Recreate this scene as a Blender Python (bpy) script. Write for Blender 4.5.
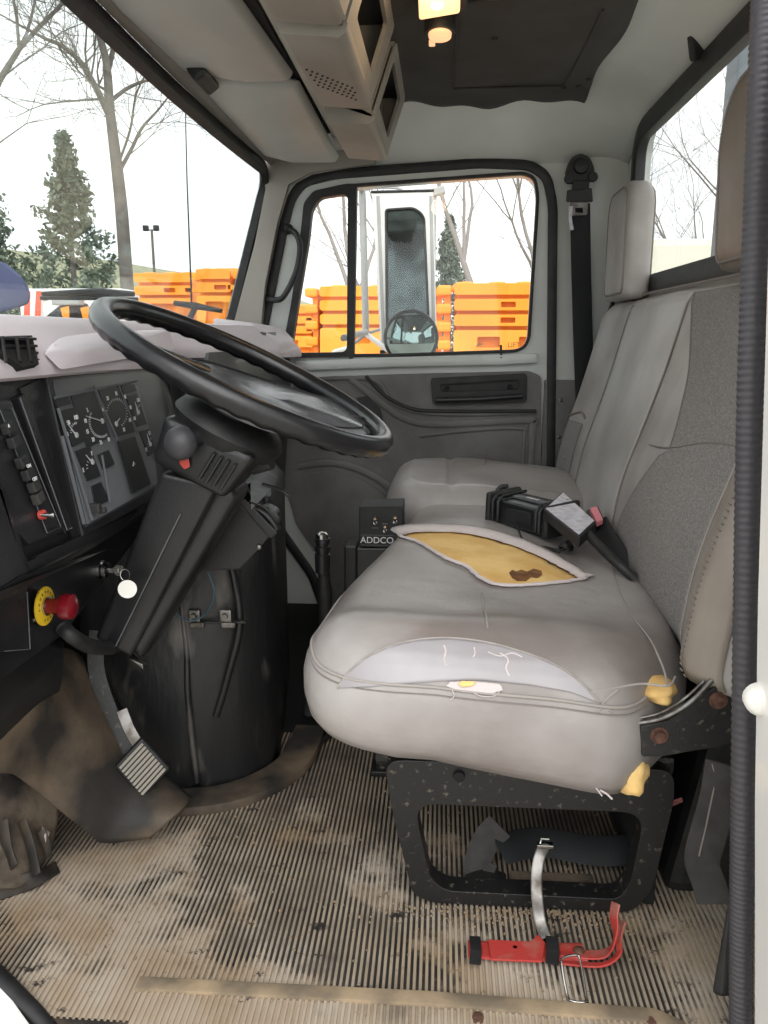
import bpy, bmesh, math, random
from mathutils import Vector, Matrix, noise
from mathutils.geometry import intersect_point_tri_2d
for o in list(bpy.data.objects): bpy.data.objects.remove(o)
R = math.radians
SC = bpy.context.scene
# ------------------------------------------------------------------ camera
PITCH, YAW, FPX, EYE = 12.6, 4.05, 790.0, 0.85      # the cab floor is z = 0, the yard outside lies 1.1 m lower
cd = bpy.data.cameras.new('camera'); cam = bpy.data.objects.new('camera', cd)
SC.collection.objects.link(cam); SC.camera = cam
cam.location = (0, 0, EYE); cam.rotation_euler = (R(90 - PITCH), 0, R(YAW))
cd.sensor_fit = 'VERTICAL'; cd.sensor_height = 36; cd.lens = 36 * FPX / 1024
cd.clip_start = 0.02; cd.clip_end = 500
# ------------------------------------------------------------------ world and light
w = bpy.data.worlds.new('overcast_sky'); SC.world = w; w.use_nodes = True
nt = w.node_tree; nt.nodes.clear()
bg = nt.nodes.new('ShaderNodeBackground'); wo = nt.nodes.new('ShaderNodeOutputWorld')
tc = nt.nodes.new('ShaderNodeTexCoord'); nz = nt.nodes.new('ShaderNodeTexNoise'); nz.inputs['Scale'].default_value = 2.2
rp = nt.nodes.new('ShaderNodeValToRGB')
rp.color_ramp.elements[0].position = 0.35; rp.color_ramp.elements[0].color = (0.95, 0.98, 1.0, 1)
rp.color_ramp.elements[1].position = 0.65; rp.color_ramp.elements[1].color = (1, 1, 1, 1)
nt.links.new(tc.outputs['Generated'], nz.inputs['Vector']); nt.links.new(nz.outputs['Fac'], rp.inputs['Fac'])
nt.links.new(rp.outputs['Color'], bg.inputs['Color']); nt.links.new(bg.outputs[0], wo.inputs[0])
bg.inputs['Strength'].default_value = 1.5
sd = bpy.data.lights.new('sun', 'SUN'); sun = bpy.data.objects.new('sun', sd); SC.collection.objects.link(sun)
sd.energy = 1.6; sd.angle = R(50); sd.color = (1.0, 0.985, 0.96)
sun.rotation_euler = Vector((0.15, -1.0, 0.85)).to_track_quat('Z', 'Y').to_euler()
SC.view_settings.view_transform = 'Standard'; SC.view_settings.look = 'None'
SC.view_settings.gamma = 1; SC.view_settings.use_curve_mapping = False
SC.view_settings.exposure = 0.3
# ------------------------------------------------------------------ helpers
_p, _s = R(PITCH), R(YAW)
def U(px, py, x=None, y=None, z=None):
    """point of the cab seen at a place of the photograph, on one plane x / y / z = const"""
    a = (px - 384) / FPX; b = (512 - py) / FPX
    cy = math.cos(_p) + b * math.sin(_p); dz = -math.sin(_p) + b * math.cos(_p)
    dx = a * math.cos(_s) - cy * math.sin(_s); dy = a * math.sin(_s) + cy * math.cos(_s)
    t = x / dx if x is not None else y / dy if y is not None else (z - EYE) / dz
    return Vector((t * dx, t * dy, EYE + t * dz))
def lin(c):
    c = c / 255.0
    return c / 12.92 if c <= 0.04045 else ((c + 0.055) / 1.055) ** 2.4
def rgb(r, g, b): return (lin(r), lin(g), lin(b), 1)
def mat(name, col, rough=0.6, metal=0.0, col2=None, scale=20.0, lo=0.4, hi=0.65, bump=0.0, bscale=None, emit=None, estr=0.0, spec=0.5, coat=0.0, detail=4.0, stretch=None):
    m = bpy.data.materials.new(name); m.use_nodes = True; n = m.node_tree; b = n.nodes['Principled BSDF']
    b.inputs['Base Color'].default_value = col; b.inputs['Roughness'].default_value = rough
    b.inputs['Metallic'].default_value = metal; b.inputs['Specular IOR Level'].default_value = spec
    b.inputs['Coat Weight'].default_value = coat
    if emit: b.inputs['Emission Color'].default_value = emit; b.inputs['Emission Strength'].default_value = estr
    tco = n.nodes.new('ShaderNodeTexCoord'); vec = tco.outputs['Object']
    if stretch:
        mp = n.nodes.new('ShaderNodeMapping'); mp.inputs['Scale'].default_value = stretch
        n.links.new(vec, mp.inputs['Vector']); vec = mp.outputs['Vector']
    if col2:
        t = n.nodes.new('ShaderNodeTexNoise'); t.inputs['Scale'].default_value = scale; t.inputs['Detail'].default_value = detail
        r = n.nodes.new('ShaderNodeValToRGB'); r.color_ramp.elements[0].position = lo; r.color_ramp.elements[1].position = hi
        r.color_ramp.elements[0].color = col; r.color_ramp.elements[1].color = col2
        n.links.new(vec, t.inputs['Vector']); n.links.new(t.outputs['Fac'], r.inputs['Fac']); n.links.new(r.outputs['Color'], b.inputs['Base Color'])
    if bump:
        t2 = n.nodes.new('ShaderNodeTexNoise'); t2.inputs['Scale'].default_value = bscale or scale * 4; t2.inputs['Detail'].default_value = 5
        bp = n.nodes.new('ShaderNodeBump'); bp.inputs['Strength'].default_value = bump; bp.inputs['Distance'].default_value = 0.01
        n.links.new(vec, t2.inputs['Vector']); n.links.new(t2.outputs['Fac'], bp.inputs['Height']); n.links.new(bp.outputs['Normal'], b.inputs['Normal'])
    return m
def glassmat(name, refl=0.08, tint=(1, 1, 1, 1), dirt=0.0):
    m = bpy.data.materials.new(name); m.use_nodes = True; n = m.node_tree; n.nodes.clear()
    o = n.nodes.new('ShaderNodeOutputMaterial'); t = n.nodes.new('ShaderNodeBsdfTransparent'); g = n.nodes.new('ShaderNodeBsdfGlossy')
    g.inputs['Roughness'].default_value = 0.03; t.inputs['Color'].default_value = tint; mx = n.nodes.new('ShaderNodeMixShader')
    lw = n.nodes.new('ShaderNodeLayerWeight'); lw.inputs['Blend'].default_value = 0.5
    pw = n.nodes.new('ShaderNodeMath'); pw.operation = 'POWER'; pw.inputs[1].default_value = 4.0; n.links.new(lw.outputs['Facing'], pw.inputs[0])
    ma = n.nodes.new('ShaderNodeMath'); ma.operation = 'MULTIPLY_ADD'; ma.inputs[1].default_value = 0.45; ma.inputs[2].default_value = refl; n.links.new(pw.outputs[0], ma.inputs[0])
    n.links.new(ma.outputs[0], mx.inputs[0]); n.links.new(t.outputs[0], mx.inputs[1]); n.links.new(g.outputs[0], mx.inputs[2])
    n.links.new(mx.outputs[0], o.inputs[0]); return m
def bvh_of(o):
    from mathutils.bvhtree import BVHTree as _B
    bm_ = bmesh.new(); bm_.from_mesh(o.data); t = _B.FromBMesh(bm_); bm_.free(); return t
class MB:
    def __init__(s): s.bm = bmesh.new()
    def add(s, vs, fs):
        b = [s.bm.verts.new(v) for v in vs]
        for f in fs:
            try: s.bm.faces.new([b[i] for i in f])
            except ValueError: pass
        return b
    def box(s, c, d, rot=None, bev=0.0, seg=2):
        t = bmesh.new(); bmesh.ops.create_cube(t, size=1)
        for v in t.verts: v.co = Vector((v.co.x * d[0], v.co.y * d[1], v.co.z * d[2]))
        if bev > 0: bmesh.ops.bevel(t, geom=list(t.edges), offset=bev, segments=seg, profile=0.6, affect='EDGES')
        M = Matrix.Translation(Vector(c))
        if rot is not None: M = M @ (rot if isinstance(rot, Matrix) else Matrix.Rotation(rot[2], 4, 'Z') @ Matrix.Rotation(rot[1], 4, 'Y') @ Matrix.Rotation(rot[0], 4, 'X'))
        t.transform(M); s.merge(t); return s
    def merge(s, t):
        t.verts.index_update(); s.add([v.co.copy() for v in t.verts], [[v.index for v in f.verts] for f in t.faces]); t.free()
    def hull(s, pts, bev=0.0, seg=2):
        t = bmesh.new()
        for q in pts: t.verts.new(q)
        r = bmesh.ops.convex_hull(t, input=list(t.verts)); bmesh.ops.delete(t, geom=[v for v in t.verts if not v.link_faces], context='VERTS')
        bmesh.ops.dissolve_limit(t, angle_limit=R(2), verts=list(t.verts), edges=list(t.edges))
        if bev > 0: bmesh.ops.bevel(t, geom=list(t.edges), offset=bev, segments=seg, profile=0.6, affect='EDGES')
        s.merge(t); return s
    def tube(s, path, r, closed=False, seg=10, cap=True, flat=None, up=None):
        """sweep of a circle, or of a flat = (width, thickness) ribbon with rounded edges"""
        P = [Vector(q) for q in path]; n = len(P); rings = []; prev = None
        for i in range(n):
            if closed: d = P[(i + 1) % n] - P[(i - 1) % n]
            else: d = P[min(i + 1, n - 1)] - P[max(i - 1, 0)]
            d.normalize()
            if prev is None:
                a = Vector(up) if up else (Vector((0, 0, 1)) if abs(d.z) < 0.9 else Vector((1, 0, 0)))
            else: a = prev
            if up: a = Vector(up)
            x = (a - d * a.dot(d)).normalized(); y = d.cross(x); prev = x
            rr = r[i] if isinstance(r, (list, tuple)) else r
            ring = []
            for k in range(seg):
                th = 2 * math.pi * k / seg
                if flat:
                    c_, s_ = math.cos(th), math.sin(th); f = 0.35
                    cx = math.copysign(abs(c_) ** f, c_) * flat[0] / 2; cy = math.copysign(abs(s_) ** f, s_) * flat[1] / 2
                    ring.append(P[i] + y * cx + x * cy)
                else: ring.append(P[i] + x * (math.cos(th) * rr) + y * (math.sin(th) * rr))
            rings.append(ring)
        vs = [v for g in rings for v in g]; fs = []
        for i in range(n if closed else n - 1):
            j = (i + 1) % n
            for k in range(seg):
                l = (k + 1) % seg; fs.append([i * seg + k, i * seg + l, j * seg + l, j * seg + k])
        if cap and not closed: fs.append(list(range(seg))[::-1]); fs.append([(n - 1) * seg + k for k in range(seg)])
        s.add(vs, fs); return s
    def lathe(s, o, axis, prof, seg=24):
        o = Vector(o); d = Vector(axis).normalized(); a = Vector((0, 0, 1)) if abs(d.z) < 0.9 else Vector((1, 0, 0))
        x = (a - d * a.dot(d)).normalized(); y = d.cross(x); vs = []; fs = []
        for (h, r) in prof:
            for k in range(seg):
                th = 2 * math.pi * k / seg; vs.append(o + d * h + (x * math.cos(th) + y * math.sin(th)) * max(r, 1e-4))
        n = len(prof)
        for i in range(n - 1):
            for k in range(seg):
                l = (k + 1) % seg; fs.append([i * seg + k, i * seg + l, (i + 1) * seg + l, (i + 1) * seg + k])
        fs.append(list(range(seg))[::-1]); fs.append([(n - 1) * seg + k for k in range(seg)])
        s.add(vs, fs); return s
    def slab(s, pts, th, bev=0.0, seg=2):
        """polygon in space given a thickness along -normal"""
        P = [Vector(q) for q in pts]; nrm = Vector((0, 0, 0))
        for i in range(len(P)): nrm += P[i].cross(P[(i + 1) % len(P)])
        nrm.normalize(); t = bmesh.new(); n = len(P)
        a = [t.verts.new(q) for q in P]; b = [t.verts.new(q - nrm * th) for q in P]
        t.faces.new(a); t.faces.new(b[::-1])
        for i in range(n): t.faces.new([a[i], b[i], b[(i + 1) % n], a[(i + 1) % n]])
        if bev > 0: bmesh.ops.bevel(t, geom=list(t.edges), offset=bev, segments=seg, profile=0.6, affect='EDGES')
        s.merge(t); return s
    def plate(s, outer, holes, fn, th):
        """flat sheet with holes: loops in 2D, fn maps (u, v, w) to space, w is the thickness"""
        t = bmesh.new()
        for lp in [outer] + holes:
            vs = [t.verts.new((q[0], q[1], 0)) for q in lp]
            for i in range(len(vs)): t.edges.new((vs[i], vs[(i + 1) % len(vs)]))
        bmesh.ops.triangle_fill(t, use_beauty=True, use_dissolve=False, edges=list(t.edges))
        r = bmesh.ops.extrude_face_region(t, geom=list(t.faces))
        for e in r['geom']:
            if isinstance(e, bmesh.types.BMVert): e.co.z = th
        for v in t.verts: v.co = fn(v.co.x, v.co.y, v.co.z)
        s.merge(t); return s
    def grid(s, rows, closed=False):
        n = len(rows[0]); vs = [v for r_ in rows for v in r_]; fs = []
        for i in range(len(rows) - 1):
            for k in range(n if closed else n - 1):
                l = (k + 1) % n; fs.append([i * n + k, i * n + l, (i + 1) * n + l, (i + 1) * n + k])
        s.add(vs, fs); return s
    def build(s, name, m, parent=None, smooth=None, bevel=0.0, sub=0, solid=0.0, weld=False):
        if weld: bmesh.ops.remove_doubles(s.bm, verts=list(s.bm.verts), dist=1e-5)
        bmesh.ops.recalc_face_normals(s.bm, faces=list(s.bm.faces))
        me = bpy.data.meshes.new(name); s.bm.to_mesh(me); s.bm.free()
        for mm in (m if isinstance(m, (list, tuple)) else [m]): me.materials.append(mm)
        o = bpy.data.objects.new(name, me); SC.collection.objects.link(o)
        if parent is not None: o.parent = parent; o.matrix_parent_inverse = Matrix.Translation(-absloc(parent))
        if smooth is not None:
            me.shade_smooth()
            if smooth < 180: me.set_sharp_from_angle(angle=R(smooth))
        if solid: md = o.modifiers.new('solid', 'SOLIDIFY'); md.thickness = solid; md.offset = 0
        if bevel: md = o.modifiers.new('bevel', 'BEVEL'); md.width = bevel; md.segments = 2; md.limit_method = 'ANGLE'
        if sub: md = o.modifiers.new('sub', 'SUBSURF'); md.levels = sub; md.render_levels = sub
        return o
def absloc(o):
    # parts are modelled in cab coordinates, so only a top-level thing carries an offset
    return o.location.copy() if o.parent is None else Vector((0, 0, 0))
def tag(o, label=None, cat=None, group=None, kind=None):
    if label: o['label'] = label
    if cat: o['category'] = cat
    if group: o['group'] = group
    if kind: o['kind'] = kind
    return o
def thing(name, label, cat, loc=(0, 0, 0), group=None):
    o = bpy.data.objects.new(name, None); SC.collection.objects.link(o); o.location = Vector(loc); o.empty_display_size = 0.05
    return tag(o, label, cat, group)
def structure(name, label=None):
    o = bpy.data.objects.new(name, None); SC.collection.objects.link(o); o.empty_display_size = 0.05
    tag(o, label, None, None, 'structure'); return o
def copy_tree(o, parent=None):
    c = o.copy(); SC.collection.objects.link(c)
    if parent is not None: c.parent = parent
    for ch in list(o.children): copy_tree(ch, c)
    return c
def catmull(P, n=8, closed=False):
    P = [Vector(q) for q in P]; N = len(P); out = []
    for i in range(N if closed else N - 1):
        g = lambda k: P[k % N] if closed else P[max(0, min(N - 1, k))]
        a, b, c, d = g(i - 1), g(i), g(i + 1), g(i + 2)
        for j in range(n):
            t = j / n
            out.append(0.5 * ((2 * b) + (c - a) * t + (2 * a - 5 * b + 4 * c - d) * t * t + (3 * b - a - 3 * c + d) * t ** 3))
    if not closed: out.append(P[-1])
    return out
def rrect(x0, y0, x1, y1, r, n=6):
    """rounded rectangle; r is one radius or four (lower left, lower right, upper right, upper left)"""
    rs = r if isinstance(r, (list, tuple)) else [r] * 4; out = []
    for (cx, cy, rr, a0) in ((x0 + rs[0], y0 + rs[0], rs[0], 180), (x1 - rs[1], y0 + rs[1], rs[1], 270), (x1 - rs[2], y1 - rs[2], rs[2], 0), (x0 + rs[3], y1 - rs[3], rs[3], 90)):
        for k in range(n + 1):
            a = R(a0 + 90 * k / n); out.append((cx + rr * math.cos(a), cy + rr * math.sin(a)))
    return out
def roundpoly(pts, r, n=5):
    """2D polygon with its corners rounded; r one radius or one per corner"""
    out = []; N = len(pts)
    for i in range(N):
        rr = r[i] if isinstance(r, (list, tuple)) else r
        p = Vector(pts[i]); a = Vector(pts[i - 1]) - p; b = Vector(pts[(i + 1) % N]) - p
        d = min(rr, a.length * 0.45, b.length * 0.45)
        A = p + a.normalized() * d; B = p + b.normalized() * d
        for k in range(n + 1):
            t = k / n; q = A * (1 - t) ** 2 + p * 2 * t * (1 - t) + B * t * t; out.append((q.x, q.y))
    return out
def inpoly(x, y, P):
    c = False; j = len(P) - 1
    for i in range(len(P)):
        if (P[i][1] > y) != (P[j][1] > y) and x < (P[j][0] - P[i][0]) * (y - P[i][1]) / (P[j][1] - P[i][1]) + P[i][0]: c = not c
        j = i
    return c
FONTC = {}
def text_obj(s, name, body, size, M, m, parent, depth=0.0004):
    cu = bpy.data.curves.new(name, 'FONT'); cu.body = body; cu.size = size; cu.extrude = depth; cu.align_x = 'CENTER'; cu.align_y = 'CENTER'
    o = bpy.data.objects.new(name, cu); me = bpy.data.meshes.new_from_object(o); bpy.data.objects.remove(o)
    me.transform(M); me.materials.append(m); o = bpy.data.objects.new(name, me); SC.collection.objects.link(o)
    if parent is not None: o.parent = parent; o.matrix_parent_inverse = Matrix.Translation(-absloc(parent))
    return o
def textbm(mb, body, size, M, depth=0.0004):
    cu = bpy.data.curves.new('t', 'FONT'); cu.body = body; cu.size = size; cu.extrude = depth; cu.align_x = 'CENTER'; cu.align_y = 'CENTER'
    o = bpy.data.objects.new('t', cu); me = bpy.data.meshes.new_from_object(o); bpy.data.objects.remove(o)
    t = bmesh.new(); t.from_mesh(me); t.transform(M); mb.merge(t); bpy.data.meshes.remove(me)
def frame_M(o, x, z):
    """matrix with x axis, z axis (normal)"""
    x = Vector(x).normalized(); z = Vector(z); z = (z - x * z.dot(x)).normalized(); y = z.cross(x)
    return Matrix(((x.x, y.x, z.x, o[0]), (x.y, y.y, z.y, o[1]), (x.z, y.z, z.z, o[2]), (0, 0, 0, 1)))
# ------------------------------------------------------------------ materials
M = {}
M['white'] = mat('cab_white_paint', rgb(206, 209, 206), 0.38, col2=rgb(190, 192, 188), scale=3, bump=0.03, bscale=14, coat=0.15)
M['outer'] = mat('outer_white_paint', rgb(236, 234, 230), 0.3, coat=0.3)
M['rubber'] = mat('black_rubber', rgb(26, 26, 27), 0.55, col2=rgb(38, 38, 38), scale=30, bump=0.05)
M['knobgrey'] = mat('worn_knob', rgb(72, 71, 74), 0.45, col2=rgb(56, 55, 58), scale=20)
M['plastic'] = mat('black_plastic', rgb(25, 25, 27), 0.36, col2=rgb(35, 35, 37), scale=9, bump=0.06, bscale=260)
M['plastic_dusty'] = mat('dusty_black_plastic', rgb(34, 34, 35), 0.6, col2=rgb(72, 70, 66), scale=7, lo=0.45, hi=0.8, bump=0.08, bscale=180)
M['dark'] = mat('dark_cavity', rgb(14, 14, 15), 0.8)
M['pad'] = mat('mauve_grey_dash_pad', rgb(200, 191, 195), 0.55, col2=rgb(188, 177, 181), scale=4, bump=0.08, bscale=300)
M['vinyl'] = mat('grey_vinyl', rgb(156, 151, 148), 0.36, col2=rgb(122, 114, 110), scale=4.5, lo=0.38, hi=0.66, bump=0.14, bscale=38, spec=0.55)
M['vinyl_light'] = mat('worn_silver_vinyl', rgb(160, 156, 159), 0.4, col2=rgb(142, 137, 139), scale=6, bump=0.06, bscale=60)
M['vinyl_back'] = mat('grey_backrest_vinyl', rgb(160, 156, 152), 0.5, col2=rgb(138, 132, 128), scale=7, bump=0.06, bscale=60)
M['weave'] = mat('grey_woven_fabric', rgb(112, 108, 106), 0.85, col2=rgb(140, 136, 133), scale=330, lo=0.4, hi=0.62, bump=0.15, bscale=400)
M['bolster'] = mat('taupe_bolster_vinyl', rgb(148, 139, 130), 0.45, col2=rgb(132, 122, 112), scale=8, bump=0.10, bscale=40)
M['brown_vinyl'] = mat('worn_taupe_vinyl', rgb(120, 112, 104), 0.45, col2=rgb(104, 94, 84), scale=9, bump=0.08, bscale=50)
M['foam'] = mat('yellow_foam', rgb(226, 190, 124), 0.95, col2=rgb(212, 170, 100), scale=14, bump=0.2, bscale=90)
M['foam_dark'] = mat('charred_foam_stain', rgb(96, 62, 36), 0.95, col2=rgb(130, 88, 48), scale=60, bump=0.2)
M['torn'] = mat('white_torn_backing', rgb(196, 186, 184), 0.9, bump=0.3, bscale=150)
M['thread'] = mat('pale_thread', rgb(150, 144, 139), 0.8)
M['bead'] = mat('dusty_bead', rgb(110, 98, 82), 0.85, col2=rgb(160, 140, 112), scale=14, bump=0.1)
M['seam'] = mat('grey_seam', rgb(122, 115, 110), 0.7)
M['card'] = mat('grey_moulded_card', rgb(112, 111, 109), 0.6, col2=rgb(92, 90, 87), scale=6, bump=0.15, bscale=160)
M['headliner'] = mat('dark_headliner', rgb(60, 60, 59), 0.85, col2=rgb(52, 51, 50), scale=10, bump=0.1, bscale=200)
M['trim'] = mat('warm_grey_trim', rgb(150, 145, 137), 0.6, col2=rgb(138, 132, 124), scale=5, bump=0.06, bscale=220)
M['visor'] = mat('pale_grey_visor_vinyl', rgb(184, 184, 179), 0.5, col2=rgb(170, 168, 162), scale=4, bump=0.04)
M['chrome'] = mat('dull_chrome', rgb(190, 190, 188), 0.25, metal=1.0)
M['steel'] = mat('scuffed_steel', rgb(132, 130, 127), 0.42, metal=0.9, col2=rgb(84, 78, 72), scale=40)
M['rust'] = mat('rusty_bolt', rgb(116, 84, 70), 0.7, metal=0.5, col2=rgb(80, 56, 46), scale=70)
M['blackpaint'] = mat('chipped_black_paint', rgb(26, 26, 26), 0.42, col2=rgb(96, 90, 80), scale=90, lo=0.60, hi=0.74, bump=0.1, detail=6)
M['red'] = mat('chipped_red_paint', rgb(170, 54, 48), 0.65, col2=rgb(150, 116, 102), scale=26, lo=0.50, hi=0.78, bump=0.1)
M['redknob'] = mat('dark_red_plastic', rgb(112, 18, 28), 0.25)
M['redbutton'] = mat('faded_red_plastic', rgb(196, 74, 66), 0.5)
M['pink'] = mat('pink_release_button', rgb(232, 140, 150), 0.5)
M['yellow'] = mat('yellow_ring', rgb(226, 188, 40), 0.5)
M['whiteplastic'] = mat('white_plastic', rgb(228, 226, 220), 0.45)
M['belt'] = mat('black_webbing', rgb(24, 26, 28), 0.75, bump=0.2, bscale=500)
M['beltgrey'] = mat('dusty_webbing', rgb(54, 52, 51), 0.85, col2=rgb(42, 41, 40), scale=30, bump=0.2, bscale=500)
M['labelgrey'] = mat('grey_sticker', rgb(206, 204, 210), 0.7, col2=rgb(180, 178, 184), scale=70)
M['orange'] = mat('orange_polyethylene', rgb(250, 160, 34), 0.5, col2=rgb(244, 146, 26), scale=2)
M['orange_dark'] = mat('orange_recess_shade', rgb(214, 104, 40), 0.6)  # darker orange for the shade in barrier slots; left unused
M['bark'] = mat('grey_bark', rgb(112, 106, 100), 0.9, col2=rgb(92, 86, 82), scale=3)
M['leaf'] = mat('evergreen_needles', rgb(98, 110, 94), 0.9, col2=rgb(126, 134, 118), scale=2)
M['grass'] = mat('winter_grass', rgb(150, 148, 118), 0.95, col2=rgb(132, 132, 104), scale=0.8)
M['asphalt'] = mat('light_bounce_ground', rgb(186, 182, 172), 0.9, col2=rgb(166, 162, 152), scale=3)  # paled beyond asphalt to bounce daylight up into the cab
M['seal'] = mat('grey_black_seal', rgb(66, 64, 68), 0.5, bump=0.1, bscale=200)
M['lens_sheen'] = mat('lens_reflection_grey', rgb(70, 73, 78), 0.35, col2=rgb(58, 60, 64), scale=8)  # grey reflection on the cluster lens, put into the colour
M['strip'] = mat('smooth_pale_vinyl', rgb(172, 169, 166), 0.42, col2=rgb(152, 148, 144), scale=6, bump=0.05, bscale=60)
M['galv'] = mat('galvanised_pole', rgb(168, 168, 166), 0.5, metal=0.3)
M['cream'] = mat('cream_body_panel', rgb(226, 224, 206), 0.5)
M['glass'] = glassmat('window_glass', 0.025, (0.97, 0.985, 0.98, 1))
M['glass_w'] = glassmat('windshield_glass', 0.035, (0.93, 0.965, 0.96, 1))
M['mirror'] = mat('mirror_glass', rgb(150, 170, 168), 0.04, metal=1.0)
M['lens'] = mat('lit_amber_lens', rgb(240, 190, 130), 0.5, emit=(1.0, 0.62, 0.30, 1), estr=1.15)
M['bulb'] = mat('lit_bulb', rgb(255, 220, 160), 0.5, emit=(1.0, 0.78, 0.45, 1), estr=3.5)
M['lens2'] = mat('spot_lens', rgb(240, 190, 140), 0.4, emit=(1.0, 0.56, 0.30, 1), estr=0.75)
M['gauge'] = mat('gauge_face', rgb(30, 31, 34), 0.5)
M['gaugegrey'] = mat('gauge_divider_grey', rgb(88, 90, 94), 0.6)
M['cluster'] = mat('cluster_face_grey', rgb(112, 114, 118), 0.5, col2=rgb(92, 94, 98), scale=6)
M['mark'] = mat('pale_print', rgb(176, 178, 180), 0.6)
M['print'] = mat('white_print', rgb(222, 222, 222), 0.6)
M['inkprint'] = mat('brown_print', rgb(120, 84, 40), 0.7)
M['toeboard'] = mat('dusty_black_mat', rgb(38, 35, 32), 0.7, col2=rgb(112, 96, 78), scale=7, lo=0.42, hi=0.70, bump=0.35, bscale=22, detail=9)
M['cover'] = mat('engine_cover_black', rgb(26, 26, 27), 0.42, col2=rgb(92, 88, 84), scale=16, lo=0.57, hi=0.74, bump=0.15, bscale=50, detail=10, stretch=(1.2, 1.2, 0.45))
M['blue'] = mat('dark_blue_paint', rgb(60, 66, 104), 0.4)
M['safety'] = mat('orange_red_paint', rgb(232, 92, 60), 0.5)
M['signwhite'] = mat('white_sheeting', rgb(232, 232, 228), 0.5)
M['wire'] = mat('teal_wire', rgb(60, 92, 108), 0.5)
def matfloor():
    """ribbed rubber mat: grey-brown rubber, dust packed in patches"""
    m = mat('ribbed_rubber_dusty', rgb(70, 66, 60), 0.85); n = m.node_tree; b = n.nodes['Principled BSDF']
    tco = n.nodes.new('ShaderNodeTexCoord'); L = n.links
    def nz(scale, detail, rough=0.55, st=(1, 1, 1)):
        mp = n.nodes.new('ShaderNodeMapping'); mp.inputs['Scale'].default_value = st; L.new(tco.outputs['Object'], mp.inputs['Vector'])
        t = n.nodes.new('ShaderNodeTexNoise'); t.inputs['Scale'].default_value = scale; t.inputs['Detail'].default_value = detail; t.inputs['Roughness'].default_value = rough
        L.new(mp.outputs['Vector'], t.inputs['Vector']); return t.outputs['Fac']
    def ramp(f, a, c, ca=(0, 0, 0, 1), cc=(1, 1, 1, 1)):
        r = n.nodes.new('ShaderNodeValToRGB'); r.color_ramp.elements[0].position = a; r.color_ramp.elements[1].position = c
        r.color_ramp.elements[0].color = ca; r.color_ramp.elements[1].color = cc; L.new(f, r.inputs['Fac']); return r.outputs['Color']
    def mix(f, a, c):
        x = n.nodes.new('ShaderNodeMix'); x.data_type = 'RGBA'; L.new(f, x.inputs['Factor'])
        for sck, v in ((x.inputs['A'], a), (x.inputs['B'], c)):
            if isinstance(v, tuple): sck.default_value = v
            else: L.new(v, sck)
        return x.outputs['Result']
    sep = n.nodes.new('ShaderNodeSeparateXYZ'); L.new(tco.outputs['Object'], sep.inputs[0])
    top = ramp(sep.outputs['Z'], 0.0, 1.0)
    mr = n.nodes.new('ShaderNodeMapRange'); mr.inputs['From Min'].default_value = 0.0012; mr.inputs['From Max'].default_value = 0.0032; L.new(sep.outputs['Z'], mr.inputs['Value'])
    rib = mr.outputs['Result']
    dust = mix(ramp(nz(6, 3), 0.35, 0.65), rgb(152, 132, 107), rgb(178, 167, 152))
    base = mix(ramp(nz(9, 5), 0.35, 0.7), rgb(30, 28, 26), rgb(72, 66, 58))
    ribc = mix(ramp(nz(5, 6), 0.36, 0.60), rgb(96, 88, 78), rgb(154, 140, 121))
    cam_ = mix(rib, base, ribc)
    my = n.nodes.new('ShaderNodeMapRange'); my.inputs['From Min'].default_value = 1.25; my.inputs['From Max'].default_value = 0.86; my.inputs['To Min'].default_value = -0.05; my.inputs['To Max'].default_value = 0.045; L.new(sep.outputs['Y'], my.inputs['Value'])
    ad = n.nodes.new('ShaderNodeMath'); ad.operation = 'ADD'; L.new(nz(3.2, 9, 0.62), ad.inputs[0]); L.new(my.outputs['Result'], ad.inputs[1])
    patch = ramp(ad.outputs[0], 0.50, 0.585)
    pl = ramp(ad.outputs[0], 0.44, 0.55); lite = mix(pl, cam_, mix(rib, base, dust))
    c1 = mix(ramp(ad.outputs[0], 0.515, 0.575), lite, dust)
    fine = ramp(nz(14, 8, 0.7, (1, 2.2, 1)), 0.60, 0.66)
    c2 = mix(fine, c1, rgb(40, 36, 33))
    L.new(c2, b.inputs['Base Color']); return m
M['floor'] = matfloor()
# ================================================================== THE CAB SHELL
YF = 2.42                                            # inner face of the passenger side
def xz(pts, y=YF): return [((lambda q: (q.x, q.z))(U(a, b, y=y))) for a, b in pts]
XR = 0.52                                            # rear wall
# floor
b = MB(); b.box((-0.12, 1.64, -0.03), (1.34, 1.62, 0.05)); fl = b.build('floor', M['dark']); tag(fl, 'dark steel floor of the cab under the ribbed mat', kind='structure')
# rear wall with its window
b = MB()
zy = lambda u, v, w: Vector((XR + w, u, v))
wl = rrect(0.98, 0.965, 2.30, 1.375, 0.07)
b.plate([(0.80, -0.02), (2.46, -0.02), (2.46, 1.44), (0.80, 1.44)], [wl], zy, 0.03)
wb = b.build('wall_back', M['white']); tag(wb, 'white painted rear wall of the cab around the rear window', kind='structure')
wr = structure('window_1', 'rear window of the cab in a thick black rubber gasket')
b = MB(); b.tube([Vector((XR - 0.004, q[0], q[1])) for q in rrect(0.985, 0.970, 2.295, 1.37, 0.07, 8)], 0.02, closed=True, seg=12, flat=(0.052, 0.030), up=(1, 0, 0))
b.build('gasket', M['rubber'], wr, smooth=40)
b = MB(); b.plate(rrect(0.97, 0.955, 2.31, 1.385, 0.07), [], lambda u, v, w: Vector((XR + 0.012 + w, u, v)), 0.004); b.build('glass', M['glass'], wr)
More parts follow.
